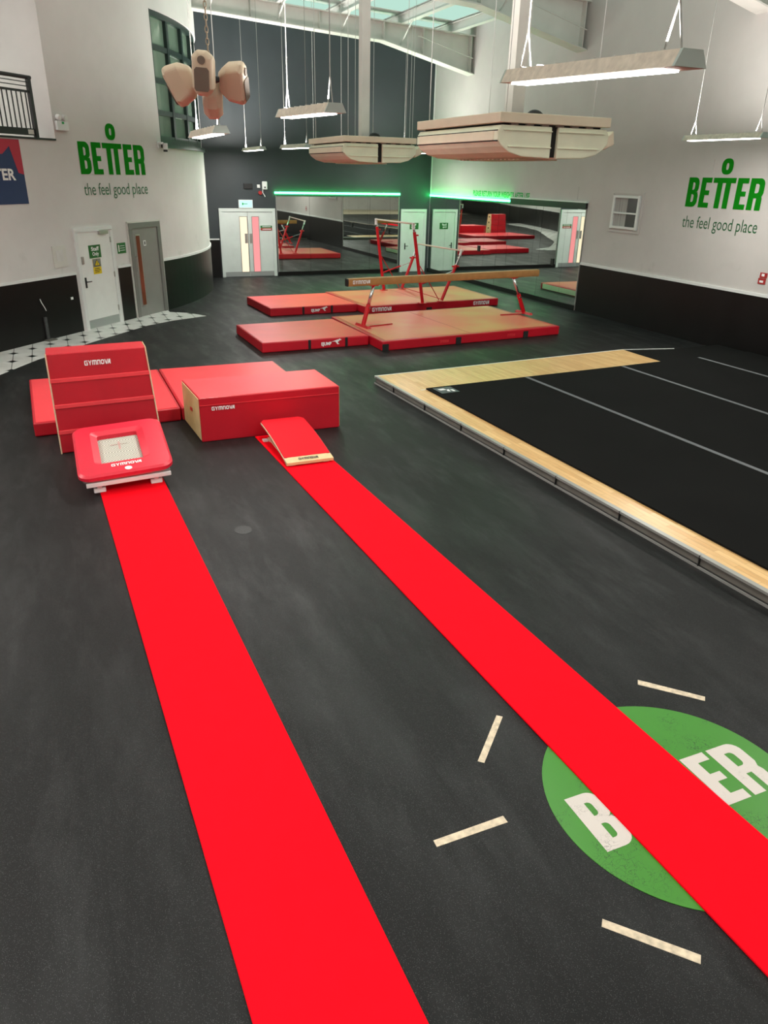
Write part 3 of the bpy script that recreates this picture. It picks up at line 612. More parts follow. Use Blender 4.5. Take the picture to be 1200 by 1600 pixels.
# ---- mirrors
mi = thing('wall_mirror', FB.P(9.5, 0, .08), 'wide floor-length mirror on the charcoal back wall beside the double doors', 'mirror')
edges = [7.26, 8.42, 9.60, 10.68, 11.80]
for i in range(4):
    a = [.0, .001, -.001, .0015][i]
    x0, x1 = edges[i]+.003, edges[i+1]-.003
    obj('mirror_panel', hexa([FB.P(x0, .012, .13), FB.P(x1, .012, .13), FB.P(x1, .02+a, .13), FB.P(x0, .02, .13)], [FB.P(x0, .012, 2.58), FB.P(x1, .012, 2.58), FB.P(x1, .02+a, 2.58), FB.P(x0, .02, 2.58)]), M['mirror'], mi)
obj('backing', FB.box(7.24, 11.82, 0, .011, .1, 2.60), M['black'], mi)
obj('plinth', FB.box(7.24, 11.82, 0, .05, .0, .125), M['dado'], mi); obj('edge_strip', FB.box(7.235, 7.257, 0, .03, .1, 2.6), M['alu'], mi); obj('edge_strip', FB.box(11.805, 11.825, 0, .03, .1, 2.6), M['alu'], mi)
mi = thing('wall_mirror', FR.P(-21.8, 0, .08), 'long floor-length mirror on the right wall running into the corner', 'mirror')
edges = [-26.40, -25.1, -23.9, -22.7, -21.5, -20.3, -19.1, -17.95, -17.16]
for i in range(8):
    a = [.0, .0012, -.001, .0015, -.0012, .001, -.001, .0][i]
    x0, x1 = edges[i]+.003, edges[i+1]-.003
    obj('mirror_panel', hexa([FR.P(x0, .012, .13), FR.P(x1, .012, .13), FR.P(x1, .02+a, .13), FR.P(x0, .02, .13)], [FR.P(x0, .012, 2.58), FR.P(x1, .012, 2.58), FR.P(x1, .02+a, 2.58), FR.P(x0, .02, 2.58)]), M['mirror'], mi)
obj('backing', FR.box(-26.41, -17.15, 0, .011, .1, 2.62), M['black'], mi)
obj('plinth', FR.box(-26.36, -17.15, 0, .05, .0, .125), M['dado'], mi)
obj('top_rail', join(FR.box(-20.85, -17.13, 0, .06, 2.60, 2.74), ), M['black'], mi); obj('edge_strip', FR.box(-17.158, -17.135, 0, .03, 0, 2.62), M['alu'], mi)
obj('cap', FR.box(-20.85, -17.10, 0, .075, 2.74, 2.775), M['white'], mi)
for u in (-18.4, -22.6): 
    o = obj('mirror_socket', FR.box(u-.06, u+.06, .025, .045, 1.06, 1.24), M['black']); tag(o, 'black socket plate on the right wall mirror, %s one' % ('nearest' if u > -20 else 'farthest'), 'socket')

# green LED strips on both walls
for F, a, b_, z, lab in ((FB, 7.2, 11.84, 2.685, 'glowing green light strip above the back wall mirror'), (FR, -26.38, -20.87, 2.66, 'glowing green light strip above the right wall mirror')):
    t = thing('led_strip', F.P((a+b_)/2, .02, z-.03), lab, 'light')
    obj('bar', F.box(a, b_, .012, .05, z-.028, z+.028), M['led'], t); obj('channel', F.box(a, b_, 0, .012, z-.04, z+.04), M['alu'], t)
    la = bpy.data.lights.new('led_glow', 'AREA'); la.shape = 'RECTANGLE'; la.size = b_-a; la.size_y = .03; la.energy = 12; la.color = (.02, 1, .16)
    lo = bpy.data.objects.new('led_glow', la); COL.objects.link(lo); lo.parent = t
    lo.location = F.P((a+b_)/2, .07, z)-Vector(t.location)
    zax = -(F.n*.32+Vector((0, 0, 1))).normalized(); xax = F.u; yax = zax.cross(xax).normalized(); 
    mm = Matrix((xax, yax, zax)).transposed(); lo.rotation_euler = mm.to_euler()

# ---- right wall details
wN = struct('window_2', join(FR.box(-16.03, -15.19, 0, .05, 2.21, 2.26), FR.box(-16.03, -15.19, 0, .05, 2.91, 2.96), FR.box(-16.10, -16.03, 0, .05, 2.2, 2.97), FR.box(-15.19, -15.12, 0, .05, 2.2, 2.97)), M['white'])
ORI[wN.name] = Vector(wN.location)
obj('sash_bar', FR.box(-16.03, -15.19, .01, .045, 2.55, 2.585), M['white'], wN)
obj('blind', FR.box(-16.03, -15.58, .004, .012, 2.26, 2.91), M['curtain'], wN)
obj('glass', FR.box(-15.58, -15.19, .004, .010, 2.26, 2.91), M['winb'], wN)
obj('outer_frame', join(FR.box(-16.2, -16.13, 0, .02, 2.12, 3.04), FR.box(-15.09, -15.02, 0, .02, 2.12, 3.04), FR.box(-16.13, -15.09, 0, .02, 3.0, 3.04), FR.box(-16.13, -15.09, 0, .02, 2.12, 2.16)), M['wallR'], wN)
o = thing('mirror_notice_lettering', FR.P(-21.5, 0, 2.7), 'bright green capitals on the wall above the right mirror asking to return weights', 'lettering')
textobj('PLEASE RETURN YOUR WEIGHTS AFTER USE', FR.P(-23.25, .0, 2.74), FR.u, (0, 0, 1), 3.35, .17, M['ltgreen'], o, bold=.03)
f_ = thing('fire_notice', FR.P(-11.2, 0, 1.43), 'small red fire action notice on the right wall above the dado rail', 'sign')
obj('board', join(FR.box(-11.3, -11.13, 0, .01, 1.57, 1.67), FR.box(-11.32, -11.14, 0, .01, 1.45, 1.56)), M['alarm'], f_)
obj('print', join(FR.box(-11.26, -11.19, .01, .012, 1.60, 1.65), FR.box(-11.28, -11.19, .01, .012, 1.48, 1.52)), M['whitet'], f_)
o = obj('blanking_plate', FR.box(-13.3, -13.06, 0, .012, 3.50, 3.74), M['wallR']); tag(o, 'faint wall-coloured square plate beside the green letter o, right wall', 'plate')
o = obj('blanking_plate', FR.box(-18.2, -17.6, 0, .008, 2.80, 3.12), M['wallR']); tag(o, 'faint wall-coloured rectangle on the wall above the end of the right mirror', 'plate')

# ------------------------------------------------------------------ floor gymnastics equipment
def quadp(q, z0, z1, taper=0): return hexa([(x, y, z0) for x, y in q], [(x, y, z1) for x, y in q])
def inset(q, d):
    cx = sum(p[0] for p in q)/4; cy = sum(p[1] for p in q)/4
    out = []
    for x, y in q: out.append((x+(d if x < cx else -d), y+(d if y < cy else -d)))
    return out
def lerp(a, b, t): return (a[0]+(b[0]-a[0])*t, a[1]+(b[1]-a[1])*t)

# runways
def runway(q, label):
    t = obj('runway_carpet', quadp(q, .0, .018), M['redrun'], bevel=.004, seg=1); tag(t, label, 'runway'); return t
runway([(.42, -1.5), (1.09, -1.55), (.81, 8.40), (.095, 8.44)], 'long red runway strip leading to the mini trampoline')
runway([(2.64, -1.5), (3.30, -1.5), (2.835, 9.50), (2.185, 9.50)], 'long red runway strip crossing the green circle to the springboard')

# green circle sticker with white letters, and tape marks
cc = (2.94, 2.318)
st = thing('floor_sticker', (cc[0], cc[1], 0), 'round green floor sticker with white BETTER letters under the right runway', 'sticker')
obj('disc', prism([(cc[0]+.785*math.cos(2*math.pi*k/96), cc[1]+.785*math.sin(2*math.pi*k/96)) for k in range(96)], .0, .003), M['cgreen'], st)
V, F_ = better_glyphs(with_o=False)
obj('letters', ([(2.285+x/WB*1.31, 2.13+y*.395, .0045) for x, y, _ in V], F_), M['cwhite'], st)
TAPES = [([(3.464, 3.272), (3.428, 3.229), (3.744, 2.908), (3.778, 2.942)], 'pale tape strip on the floor just beyond the green circle'),
         ([(2.303, 3.317), (2.335, 3.289), (2.003, 2.961), (1.972, 2.989)], 'short pale tape strip between the runways, farthest from the camera'),
         ([(1.447, 2.553), (1.446, 2.508), (1.893, 2.509), (1.892, 2.558)], 'pale tape strip between the runways, pointing at the letter B of the circle'),
         ([(2.009, 1.821), (1.979, 1.789), (2.287, 1.461), (2.321, 1.494)], 'pale tape strip nearest the camera, below the green circle')]

for q, lab in TAPES:
    t = obj('floor_tape', prism(q, 0, .002), M['tape']); tag(t, lab, 'tape', 'tape strips around the green circle')
t = obj('floor_plate', prism([(1.372+.085*math.cos(k*math.pi/16), 6.72+.10*math.sin(k*math.pi/16)) for k in range(32)], 0, .002), mat('dark_anchor_plate', (.012, .0125, .0125), .55, noise=.5, nscale=60)); tag(t, 'faint round anchor plate set in the rubber between the runways', 'floor plate')

# sprung floor with timber surface, carpet rolls on top
sf = thing('sprung_floor', (5.0, 4.0, 0), 'low sprung gymnastics floor with maple border and metal edge, right side', 'sprung floor')
def exl(y, off=0): return 4.84+(11.63-y)*.0441+off          # left edge of the platform
base = [(4.84, 11.63), (10.52, 12.04), (11.65, 11.78), (12.9, 11.85), (12.9, -3.2), (exl(-3.2), -3.2)]
obj('frame_base', prism([(x+(.01 if x < 6 else -.0), y-.012) for x, y in base], 0, .116), M['ply'], sf)
obj('timber_surface', prism([(4.85, 11.62), (10.52, 12.03), (10.52, -3.2), (exl(-3.2, .01), -3.2)], .116, .13), M['wood'], sf)
obj('black_surface', prism([(10.521, 12.03), (11.64, 11.78), (12.9, 11.84), (12.9, -3.2), (10.521, -3.2)], .116, .126), M['carpet'], sf)
def edge(off0, off1, z0, z1): return prism([(exl(11.64, off0), 11.64), (exl(11.64, off1), 11.64), (exl(-3.2, off1), -3.2), (exl(-3.2, off0), -3.2)], z0, z1)
obj('metal_edge', edge(-.012, .045, .108, .1335), M['alu'], sf); obj('metal_edge', edge(-.016, .012, 0, .022), M['alu'], sf)
obj('edge_groove', edge(-.002, .011, .022, .03), M['black'], sf)
for i in range(13):
    y = 10.9-i*1.08
    obj('edge_joint', prism([(exl(y, -.016), y), (exl(y, .012), y+.004), (exl(y, .012), y+.010), (exl(y, -.016), y+.008)], 0.01, .1338), M['black'], sf)
obj('far_edge_strip', join(prism([(4.83, 11.645), (10.52, 12.055), (10.52, 12.03), (4.83, 11.62)], .10, .134), prism([(10.52, 12.055), (11.65, 11.805), (11.64, 11.775), (10.52, 12.03)], .10, .134)), M['whiteedge'], sf)
obj('inner_edge_strip', prism([(5.2, 10.555), (10.52, 10.885), (10.52, 10.86), (5.2, 10.53)], .128, .1335), M['whiteedge'], sf)
xs_far = [(5.28, 10.54), (7.27, 10.66), (9.45, 10.79), (11.42, 10.91), (12.85, 11.0)]
xs_near = [5.74, 7.80, 9.80, 11.78, 12.85]
labs = ['black carpet roll nearest the runways, with small badge at its far corner', 'second black carpet roll from the runways, between two grey tape lines', 'third black carpet roll from the runways', 'black carpet roll closest to the right wall']
for i in range(4):
    (a, ya), (b_, yb) = xs_far[i], xs_far[i+1]; na, nb = xs_near[i], xs_near[i+1]
    dl = .0 if i == 3 else .004
    c_ = thing('carpet_roll', ((a+b_)/2, 5, .134), labs[i], 'carpet', 'black carpet rolls on the sprung floor')
    obj('pile', quadp([(na+.002, -3.1), (nb-.002, -3.1), (b_-.002, yb), (a+.002, ya)], .134, .158), M['carpet'], c_, bevel=.006, seg=2)
    if i < 3:
        w2 = .036
        obj('seam_tape', prism([(nb-w2, -3.1), (nb+w2, -3.1), (b_+w2, yb-.03), (b_-w2, yb-.03)], .1585, .1605), M['velcro'], c_)
    if i == 0:
        bd = obj('badge', prism([(5.37, 10.47), (5.70, 10.49), (5.71, 10.17), (5.38, 10.15)], .158, .1605), mat('slate_badge', (.06, .075, .08), .5), c_)
        obj('badge_mark', join(prism([(5.42, 10.40), (5.53, 10.41), (5.55, 10.33), (5.44, 10.32)], .1605, .162), prism([(5.55, 10.33), (5.60, 10.35), (5.57, 10.22), (5.53, 10.25)], .1605, .162), prism([(5.61, 10.33), (5.66, 10.32), (5.66, 10.22), (5.62, 10.22)], .1605, .162)), M['whitet'], bd)

# generic mat
def gmat(name, q, h, label, cat, group=None, top=None, z0=0.0, mtop=None):
    cx = sum(p[0] for p in q)/4; cy = sum(p[1] for p in q)/4
    t = thing(name, (cx, cy, z0), label, cat, group)
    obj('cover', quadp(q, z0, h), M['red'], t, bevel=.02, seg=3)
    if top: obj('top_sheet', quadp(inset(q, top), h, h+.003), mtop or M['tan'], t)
    return t
def front_text(t, q, s, t0, t1, z0, z1, bold=.045, m_=None):
    """lettering on the camera-side face (edge q[0] -> q[1])"""
    a, b_ = Vector((*q[0], 0)), Vector((*q[1], 0)); U = (b_-a).normalized(); L_ = (b_-a).length
    P_ = a+U*(L_*t0)+Vector((U.y, -U.x, 0))*.003+Vector((0, 0, z0))
    textobj(s, P_, U, (0, 0, 1), L_*(t1-t0), z1-z0, m_ or M['whitet'], t, bold=bold, name='logo')
def front_strap(t, q, t0, t1, z0, z1, m_=None, name='strap', th=.008):
    a, b_ = Vector((*q[0], 0)), Vector((*q[1], 0)); U = (b_-a).normalized(); L_ = (b_-a).length; N_ = Vector((U.y, -U.x, 0))
    p0 = a+U*(L_*t0); p1 = a+U*(L_*t1)
    obj(name, hexa([p0+Vector((0, 0, z0)), p0+N_*th+Vector((0, 0, z0)), p1+N_*th+Vector((0, 0, z0)), p1+Vector((0, 0, z0))],
                   [p0+Vector((0, 0, z1)), p0+N_*th+Vector((0, 0, z1)), p1+N_*th+Vector((0, 0, z1)), p1+Vector((0, 0, z1))]), m_ or M['black'], t)
def kangaroo(t, q, tc, z, s=.12):
    a, b_ = Vector((*q[0], 0)), Vector((*q[1], 0)); U = (b_-a).normalized(); L_ = (b_-a).length
    P_ = a+U*(L_*tc)+Vector((U.y, -U.x, 0))*.003+Vector((0, 0, z))
    c_ = [(-1, .05), (-.3, .25), (.25, .42), (.6, .45), (.75, .62), (.9, .42), (1.15, .34), (.95, .26), (.7, .25), (.55, .05), (.3, -.1), (.62, -.42), (.8, -.42), (.3, -.5), (.05, -.15), (-.2, .1)]
    obj('logo_mark', ([tuple(P_+U*(x*s)+Vector((0, 0, y*s))) for x, y in c_], [tuple(range(len(c_)))]), M['whitet'], t)
G_ = 'mats around the beam and bars'
q = [(3.59, 14.54), (5.92, 14.62), (5.86, 16.74), (3.54, 16.64)]
t = gmat('landing_mat', q, .2, 'red landing mat at the left end of the balance beam', 'mat', G_, top=.035, mtop=M['redtop'])
for k in (.43, .78): front_strap(t, q, k-.012, k+.012, 0.01, .198)
front_text(t, q, 'EJUMP', .54, .635, .04, .13); kangaroo(t, q, .68, .12, .11)
q = [(4.83, 18.54), (7.19, 18.61), (7.07, 20.72), (4.72, 20.60)]
t = gmat('landing_mat', q, .2, 'red landing mat at the left of the uneven bars', 'mat', G_, top=.035, mtop=M['redtop'])
for k in (.37, .70): front_strap(t, q, k-.012, k+.012, 0.01, .198)
front_text(t, q, 'EJUMP', .46, .56, .04, .13); kangaroo(t, q, .60, .12, .11)
q = [(5.96, 13.97), (10.60, 14.37), (10.49, 17.45), (5.93, 17.05)]
t = gmat('beam_mat', q, .195, 'large tan-topped red mat under the balance beam', 'mat', G_, top=.12)
for k in (.40, .79): front_strap(t, q, k-.014, k+.014, .0, .15, M['darkgap'], 'carry_slot', .012)
front_strap(t, q, .0, .03, .0, .14, M['darkgap'], 'corner_gap', .02)
ms = inset(q, .12)
a_, b_ = lerp(ms[0], ms[1], .47), lerp(ms[3], ms[2], .45)
obj('seam', quadp([a_, (a_[0]+.02, a_[1]), (b_[0]+.02, b_[1]), b_], .198, .2), M['red'], t)
front_text(t, q, 'GYMNOVA', .30, .345, .06, .12, m_=M['redtop']); front_text(t, q, 'GYMNOVA', .68, .725, .06, .12, m_=M['redtop'])
q = [(7.25, 18.20), (11.45, 18.52), (11.45, 21.17), (7.12, 20.98)]
t = gmat('bars_mat', q, .195, 'tan-topped red mat under the uneven bars', 'mat', G_, top=.12)
front_text(t, q, 'GYMNOVA', .05, .185, .05, .15); front_text(t, q, 'GYMNOVA', .80, .925, .05, .15)
ms = inset(q, .12); a_, b_ = lerp(ms[0], ms[1], .47), lerp(ms[3], ms[2], .45)
obj('seam', quadp([a_, (a_[0]+.02, a_[1]), (b_[0]+.02, b_[1]), b_], .198, .2), M['red'], t)
obj('right_side_panel', quadp([(11.452, 18.62), (11.462, 18.62), (11.462, 21.05), (11.452, 21.05)], .02, .17), M['acs'], t, label='cream side panel')
front_strap(t, q, .44, .48, .0, .07, M['darkgap'], 'carry_slot', .01)

# balance beam
bb = thing('balance_beam', (8.4, 15.85, .2), 'tan balance beam on two red and chrome legs', 'balance beam')
A, B_ = Vector((5.76, 15.56, 0)), Vector((11.04, 16.12, 0)); U = (B_-A).normalized(); N_ = Vector((U.y, -U.x, 0)); LB = (B_-A).length
def bprof(s, z):
    out = []
    pr = [(-.05, 0), (-.062, .03), (-.065, .08), (-.062, .13), (-.05, .155), (-.035, .16), (.035, .16), (.05, .155), (.062, .13), (.065, .08), (.062, .03), (.05, 0)]
    return [A+U*s+N_*x+Vector((0, 0, z+zz)) for x, zz in pr]
def loft(r0, r1):
    n = len(r0); return [tuple(p) for p in r0+r1], [tuple(range(n-1, -1, -1)), tuple(range(n, 2*n))]+[(i, (i+1) % n, (i+1) % n+n, i+n) for i in range(n)]
obj('beam_body', loft(bprof(.03, 1.09), bprof(LB-.03, 1.09)), M['beam'], bb)
obj('end_cap', loft(bprof(0, 1.09), bprof(.03, 1.09)), M['black'], bb, label='black end cap'); obj('end_cap', loft(bprof(LB-.03, 1.09), bprof(LB, 1.09)), M['beam'], bb)
obj('top_band', loft([A+U*.03+N_*x+Vector((0, 0, z)) for x, z in ((-.03, 1.2495), (.057, 1.2425), (.057, 1.2465), (-.03, 1.2525))], [A+U*(LB-.03)+N_*x+Vector((0, 0, z)) for x, z in ((-.03, 1.2495), (.057, 1.2425), (.057, 1.2465), (-.03, 1.2525))]), M['beamtop'], bb)
pt = A+U*.13+N_*.066; textobj('GYMNOVA', (pt.x, pt.y, 1.135), U, (0, 0, 1), .42, .075, M['whitet'], bb, bold=.05, name='logo')
for s_top, s_bot in ((.68, .42), (LB-.75, LB-.32)):
    top = A+U*s_top+Vector((0, 0, 1.09)); bot = A+U*s_bot+Vector((0, 0, .22)); mid = top.lerp(bot, .50)
    lg = obj('leg', tube([mid-(bot-mid)*.05, bot], .05, 14), M['redmetal'], bb)
    obj('chrome_tube', tube([top, mid], .036, 14), M['chrome'], lg, smooth=True)
    obj('clamp_knob', disc(mid+N_*.045+Vector((0, 0, -.04)), N_, .018, .04), M['chrome'], lg)
    obj('saddle', hexa([top+U*a*.09+N_*c*.05+Vector((0, 0, -.02)) for a, c in ((-1, 1), (1, 1), (1, -1), (-1, -1))], [top+U*a*.12+N_*c*.055+Vector((0, 0, .0)) for a, c in ((-1, 1), (1, 1), (1, -1), (-1, -1))]), M['redmetal'], lg)
    obj('foot_bar', hexa([bot+N_*a*.3+U*c*.05+Vector((0, 0, -.02)) for a, c in ((-1, -1), (-1, 1), (1, 1), (1, -1))], [bot+N_*a*.27+U*c*.03+Vector((0, 0, .03)) for a, c in ((-1, -1), (-1, 1), (1, 1), (1, -1))]), M['redmetal'], bb)
    sgn = 1 if s_bot < 2 else -1
    obj('mat_flap', ext([bot+U*sgn*-.02+N_*.1+Vector((0, 0, -.018)), bot+U*sgn*.75+N_*.02+Vector((0, 0, -.018)), bot+U*sgn*.0-N_*.12+Vector((0, 0, -.018))], (0, 0, .02)), M['red'], bb)

# uneven bars
ub = thing('uneven_bars', (9.2, 19.55, .2), 'red and white uneven bars standing on the far tan mat', 'uneven bars')
HT = [Vector((8.63, 20.85, 2.15)), Vector((8.56, 18.20, 2.19))]; HB = [Vector((8.90, 20.83, .22)), Vector((8.92, 18.23, .22))]
LT = [Vector((9.98, 20.85, 1.475)), Vector((10.07, 18.32, 1.505))]; LB_ = [Vector((9.51, 20.88, .23)), Vector((9.57, 18.38, .23))]
for i in range(2):
    d_ = HB[i]-HT[i]
    up_ = obj('high_post', tube([HT[i]+d_*.10, HB[i]], .042, 14), M['redmetal'], ub, smooth=False)
    obj('chrome_tube', tube([HT[i], HT[i]+d_*.13], .03, 12), M['chrome'], up_)
    obj('knob', disc(HT[i]+d_*.14+Vector((.04, 0, 0)), (1, 0, 0), .02, .06), M['redmetal'], up_)
    obj('bar_fitting', tube([HT[i]+Vector((0, 0, .03)), HT[i]+Vector((0, 0, -.14))], .038, 10), M['white'], up_, label='white bar fitting')
    d2 = LB_[i]-LT[i]
    lp = obj('low_post', tube([LT[i]+d2*.28, LB_[i]], .042, 14), M['redmetal'], ub)
    obj('chrome_tube', tube([LT[i], LT[i]+d2*.30], .027, 12), M['chrome'], lp)
    obj('knob', disc(LT[i]+d2*.31-Vector((.10, 0, 0)), (1, 0, 0), .022, .2), M['redmetal'], lp)
    obj('bar_fitting', tube([LT[i]+Vector((0, 0, .03)), LT[i]+d2*.1], .034, 10), M['white'], lp)
    pa = HB[i].lerp(HT[i], .24); pb = LB_[i].lerp(LT[i], .60)
    br_ = obj('spread_strut', tube([pa, pa.lerp(pb, .62)], .022, 10), M['redmetal'], ub); obj('chrome_rod', tube([pa.lerp(pb, .5), pb], .014, 8), M['chrome'], br_)
    obj('stay', tube([HB[i].lerp(HT[i], .52), LB_[i].lerp(HB[i], .15)+Vector((0, 0, .02))], .012, 8), M['redmetal'], ub)
    for P_ in (HB[i], LB_[i]): obj('foot_plate', box(P_.x-.09, P_.x+.09, P_.y-.09, P_.y+.09, .1985, .215), M['redmetal'], ub)
obj('high_bar', tube([HT[0]+Vector((0, .06, 0)), HT[1]+Vector((0, -.06, 0))], .022, 14), M['rail'], ub, smooth=True)
obj('low_bar', tube([LT[0]+Vector((0, .06, 0)), LT[1]+Vector((0, -.06, 0))], .022, 14), M['rail'], ub, smooth=True)
obj('floor_cable', tube([LB_[0]+Vector((0, 0, .02)), LB_[1]+Vector((0, 0, .03))], .010, 6), M['redmetal'], ub)

# soft block stack behind the mini trampoline
bs = thing('vaulting_block', (.37, 10.0, 0), 'tall red stepped vaulting block of four padded sections, far left', 'vaulting block')
def sec(z0, z1, g=0):
    def ring(z):
        t_ = z/1.24; xl = -.26; xr = .99-.075*t_; yf = 9.69+.10*t_; yb = 10.42-.22*t_
        return [(xl, yf, z), (xr, yf+.09, z), (xr, yb+.07, z), (xl, yb, z)]
    return ring(z0), ring(z1)
zs = [0, .275, .60, .92, 1.245]
for i in range(4):
    a, b_ = sec(zs[i]+.004, zs[i+1]-.004)
    s_ = obj('padded_section', hexa(a, b_), M['red'], bs, bevel=.012, seg=2)
    # flap along the seam
    if i > 0:
        f0, f1 = sec(zs[i]-.03, zs[i]+.022)
        o3 = Vector((0, -.012, 0))
        obj('seam_flap', hexa([Vector(f0[0])+o3, Vector(f0[1])+o3, Vector(f0[1])+Vector((0, .01, 0)), Vector(f0[0])+Vector((0, .01, 0))], [Vector(f1[0])+o3, Vector(f1[1])+o3, Vector(f1[1])+Vector((0, .01, 0)), Vector(f1[0])+Vector((0, .01, 0))]), M['redtop'], bs, bevel=.006)
    # cream right end with a dark hand hole
    c0 = [Vector(a[1]), Vector(a[2]), Vector(b_[2]), Vector(b_[1])]
    e0 = [c0[0].lerp(c0[1], .06), c0[1].lerp(c0[0], .06), c0[2].lerp(c0[3], .06), c0[3].lerp(c0[2], .06)]
    obj('end_panel', ext([p_+Vector((.002, 0, 0)) for p_ in e0], (.008, 0, 0)), M['cream'], s_, label='cream end panel')
    cm = (c0[0]+c0[2])/2+Vector((.012, 0, 0))
    obj('hand_hole', box(cm.x-.004, cm.x+.006, cm.y-.06, cm.y+.06, cm.z-.04, cm.z+.04), M['darkgap'], s_)
a, b_ = sec(0, 1.245)
for k in (0, 1): obj('piping', tube([Vector(a[k])+Vector((0, -.004, 0)), Vector(b_[k])+Vector((0, -.004, 0))], .009, 6), M['creamp'], bs, label='cream piping')
Ub = Vector((1.2, .09, 0)).normalized()
textobj('GYMNOVA', (.165, 9.69+.0895+.03-.012, 1.075), Ub, (0, 0.08, 1), .31, .06, M['whitet'], bs, bold=.05, name='logo', th=.006)

# low landing mats behind
q = [(-.57, 10.50), (1.375, 10.60), (1.375, 13.05), (-.645, 12.98)]
t = gmat('landing_mat', q, .19, 'long low red landing mat behind the tall red block', 'mat', 'mats behind the vaulting blocks', top=.035, mtop=M['redtop'])
q = [(1.39, 10.60), (3.44, 10.62), (3.41, 13.05), (1.39, 13.06)]
t = gmat('landing_mat', q, .19, 'low red landing mat behind the wide red block', 'mat', 'mats behind the vaulting blocks', top=.035, mtop=M['redtop'])

# wide vault block
vb = thing('vault_box', (2.45, 10.0, 0), 'wide low red foam vault box with cream ends behind the springboard', 'vault box')
q = [(1.48, 9.54), (3.43, 9.55), (3.41, 10.58), (1.425, 10.575)]
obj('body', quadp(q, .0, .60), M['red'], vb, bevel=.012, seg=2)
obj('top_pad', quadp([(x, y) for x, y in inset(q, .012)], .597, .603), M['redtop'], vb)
obj('seam_line', hexa([(1.485, 9.534, .497), (3.425, 9.544, .497), (3.425, 9.55, .497), (1.485, 9.545, .497)], [(1.485, 9.534, .503), (3.425, 9.544, .503), (3.425, 9.55, .503), (1.485, 9.545, .503)]), M['redtop'], vb)
for (x0, y0, x1, y1, sx) in ((1.48, 9.56, 1.427, 10.555, -1), (3.43, 9.57, 3.41, 10.56, 1)):
    e_ = obj('end_panel', ext([(x0, y0, .02), (x1, y1, .02), (x1, y1, .585), (x0, y0, .585)], (sx*.008, 0, 0)), M['cream'], vb, label='cream end panel')
    xm, ym = (x0+x1)/2, (y0+y1)/2
    obj('hand_slot', hexa([(xm, ym-.09, .31), (xm+sx*.012, ym-.09, .31), (xm+sx*.012, ym+.09, .29), (xm, ym+.09, .29)], [(xm, ym-.09, .36), (xm+sx*.012, ym-.09, .36), (xm+sx*.012, ym+.09, .34), (xm, ym+.09, .34)]), M['red'], e_)
textobj('GYMNOVA', (1.635, 9.536, .425), (1, .005, 0), (0, 0, 1), .305, .05, M['whitet'], vb, bold=.05, name='logo')

# springboard
sb = thing('springboard', (2.56, 8.8, .018), 'curved red-topped springboard at the end of the right runway', 'springboard')
def sz(t_): return .065+.19*math.sin(1.42*t_)/math.sin(1.42)
def sboard(x0, x1, y0, y1, dz0, dz1, n=14, skew=.0):
    V, F = [], []
    for i in range(n+1):
        t_ = i/n; y = y0+(y1-y0)*t_; z = sz((y-8.20)/1.2)
        xa, xb = x0-.03*(y-8.2)/1.2, x1-.03*(y-8.2)/1.2
        r_ = .05 if i == n else 0
        V += [(xa+r_, y, z+dz0), (xb-r_, y, z+dz0), (xb-r_, y, z+dz1), (xa+r_, y, z+dz1)]
    for i in range(n):
        for k in range(4): F.append((4*i+k, 4*i+(k+1) % 4, 4*i+4+(k+1) % 4, 4*i+4+k))
    F += [(0, 1, 2, 3), (4*n+3, 4*n+2, 4*n+1, 4*n)]
    return V, F
obj('board', sboard(2.262, 2.868, 8.22, 9.42, -.022, 0), M['creamp'], sb, label='layered wooden board with cream edge')
obj('carpet_top', sboard(2.268, 2.862, 8.33, 9.415, 0, .008), M['redboard'], sb)
obj('nose_strip', sboard(2.262, 2.868, 8.21, 8.33, -.03, .004, 3), M['cream'], sb, label='cream wooden nose strip')
textobj('GYMNOVA', (2.43, 8.245, sz(.045)+.006), (1, 0, 0), (0, 1, .25), .25, .045, M['blacktxt'], sb, bold=.02, name='logo')
obj('base_board', box(2.31, 2.82, 8.24, 9.30, .035, .053), M['creamp'], sb)
for x in (2.31, 2.75): 
    for y in (8.25, 9.2): obj('rubber_foot', box(x, x+.07, y, y+.09, .018, .036), M['whitet'], sb)
for x in (2.38, 2.56, 2.74):
    zt = sz(.78)-.022
    obj('spring', tube([(x+.028*math.cos(k*.9), 9.14+.028*math.sin(k*.9), .053+(zt-.053)*k/44) for k in range(45)], .004, 6), M['chrome'], sb)
obj('corner_guard', ext([(2.235, 9.22, .02), (2.30, 9.22, .02), (2.30, 9.30, .02), (2.235, 9.30, .02)], (0, 0, .02)), M['whitet'], sb)

# mini trampoline
mt = thing('mini_trampoline', (.41, 8.75, 0), 'red padded mini trampoline with white woven bed, foot of left runway', 'trampoline')
def mz(y): return .20+.22*(y-8.12)/1.18
def slantpoly(outl, dz): return [(x, y, mz(y)+dz) for x, y in outl]
def tx(x, y): return x-.0+.02*(y-8.1)*0+(.0)
def rring(x0, x1, y0, y1, r_, n=8, sk=.10):
    o_ = rr(x0, x1, y0, y1, (r_,)*4, n)
    return [(x, y+sk*(x-.4)) for x, y in o_]
outer = rring(-.10, .93, 8.13, 9.29, .13); outer2 = rring(-.075, .905, 8.155, 9.265, .12)
inner = rring(.165, .625, 8.40, 9.06, .03); 
n_ = len(outer)
def bridge(levels):
    V, F = [], []
    for L_ in levels: V += L_
    m_ = len(levels)
    for j in range(m_):
        for i in range(n_):
            F.append((j*n_+i, j*n_+(i+1) % n_, ((j+1) % m_)*n_+(i+1) % n_, ((j+1) % m_)*n_+i))
    return V, F
mid_ = rring(.09, .70, 8.365, 9.12, .06)
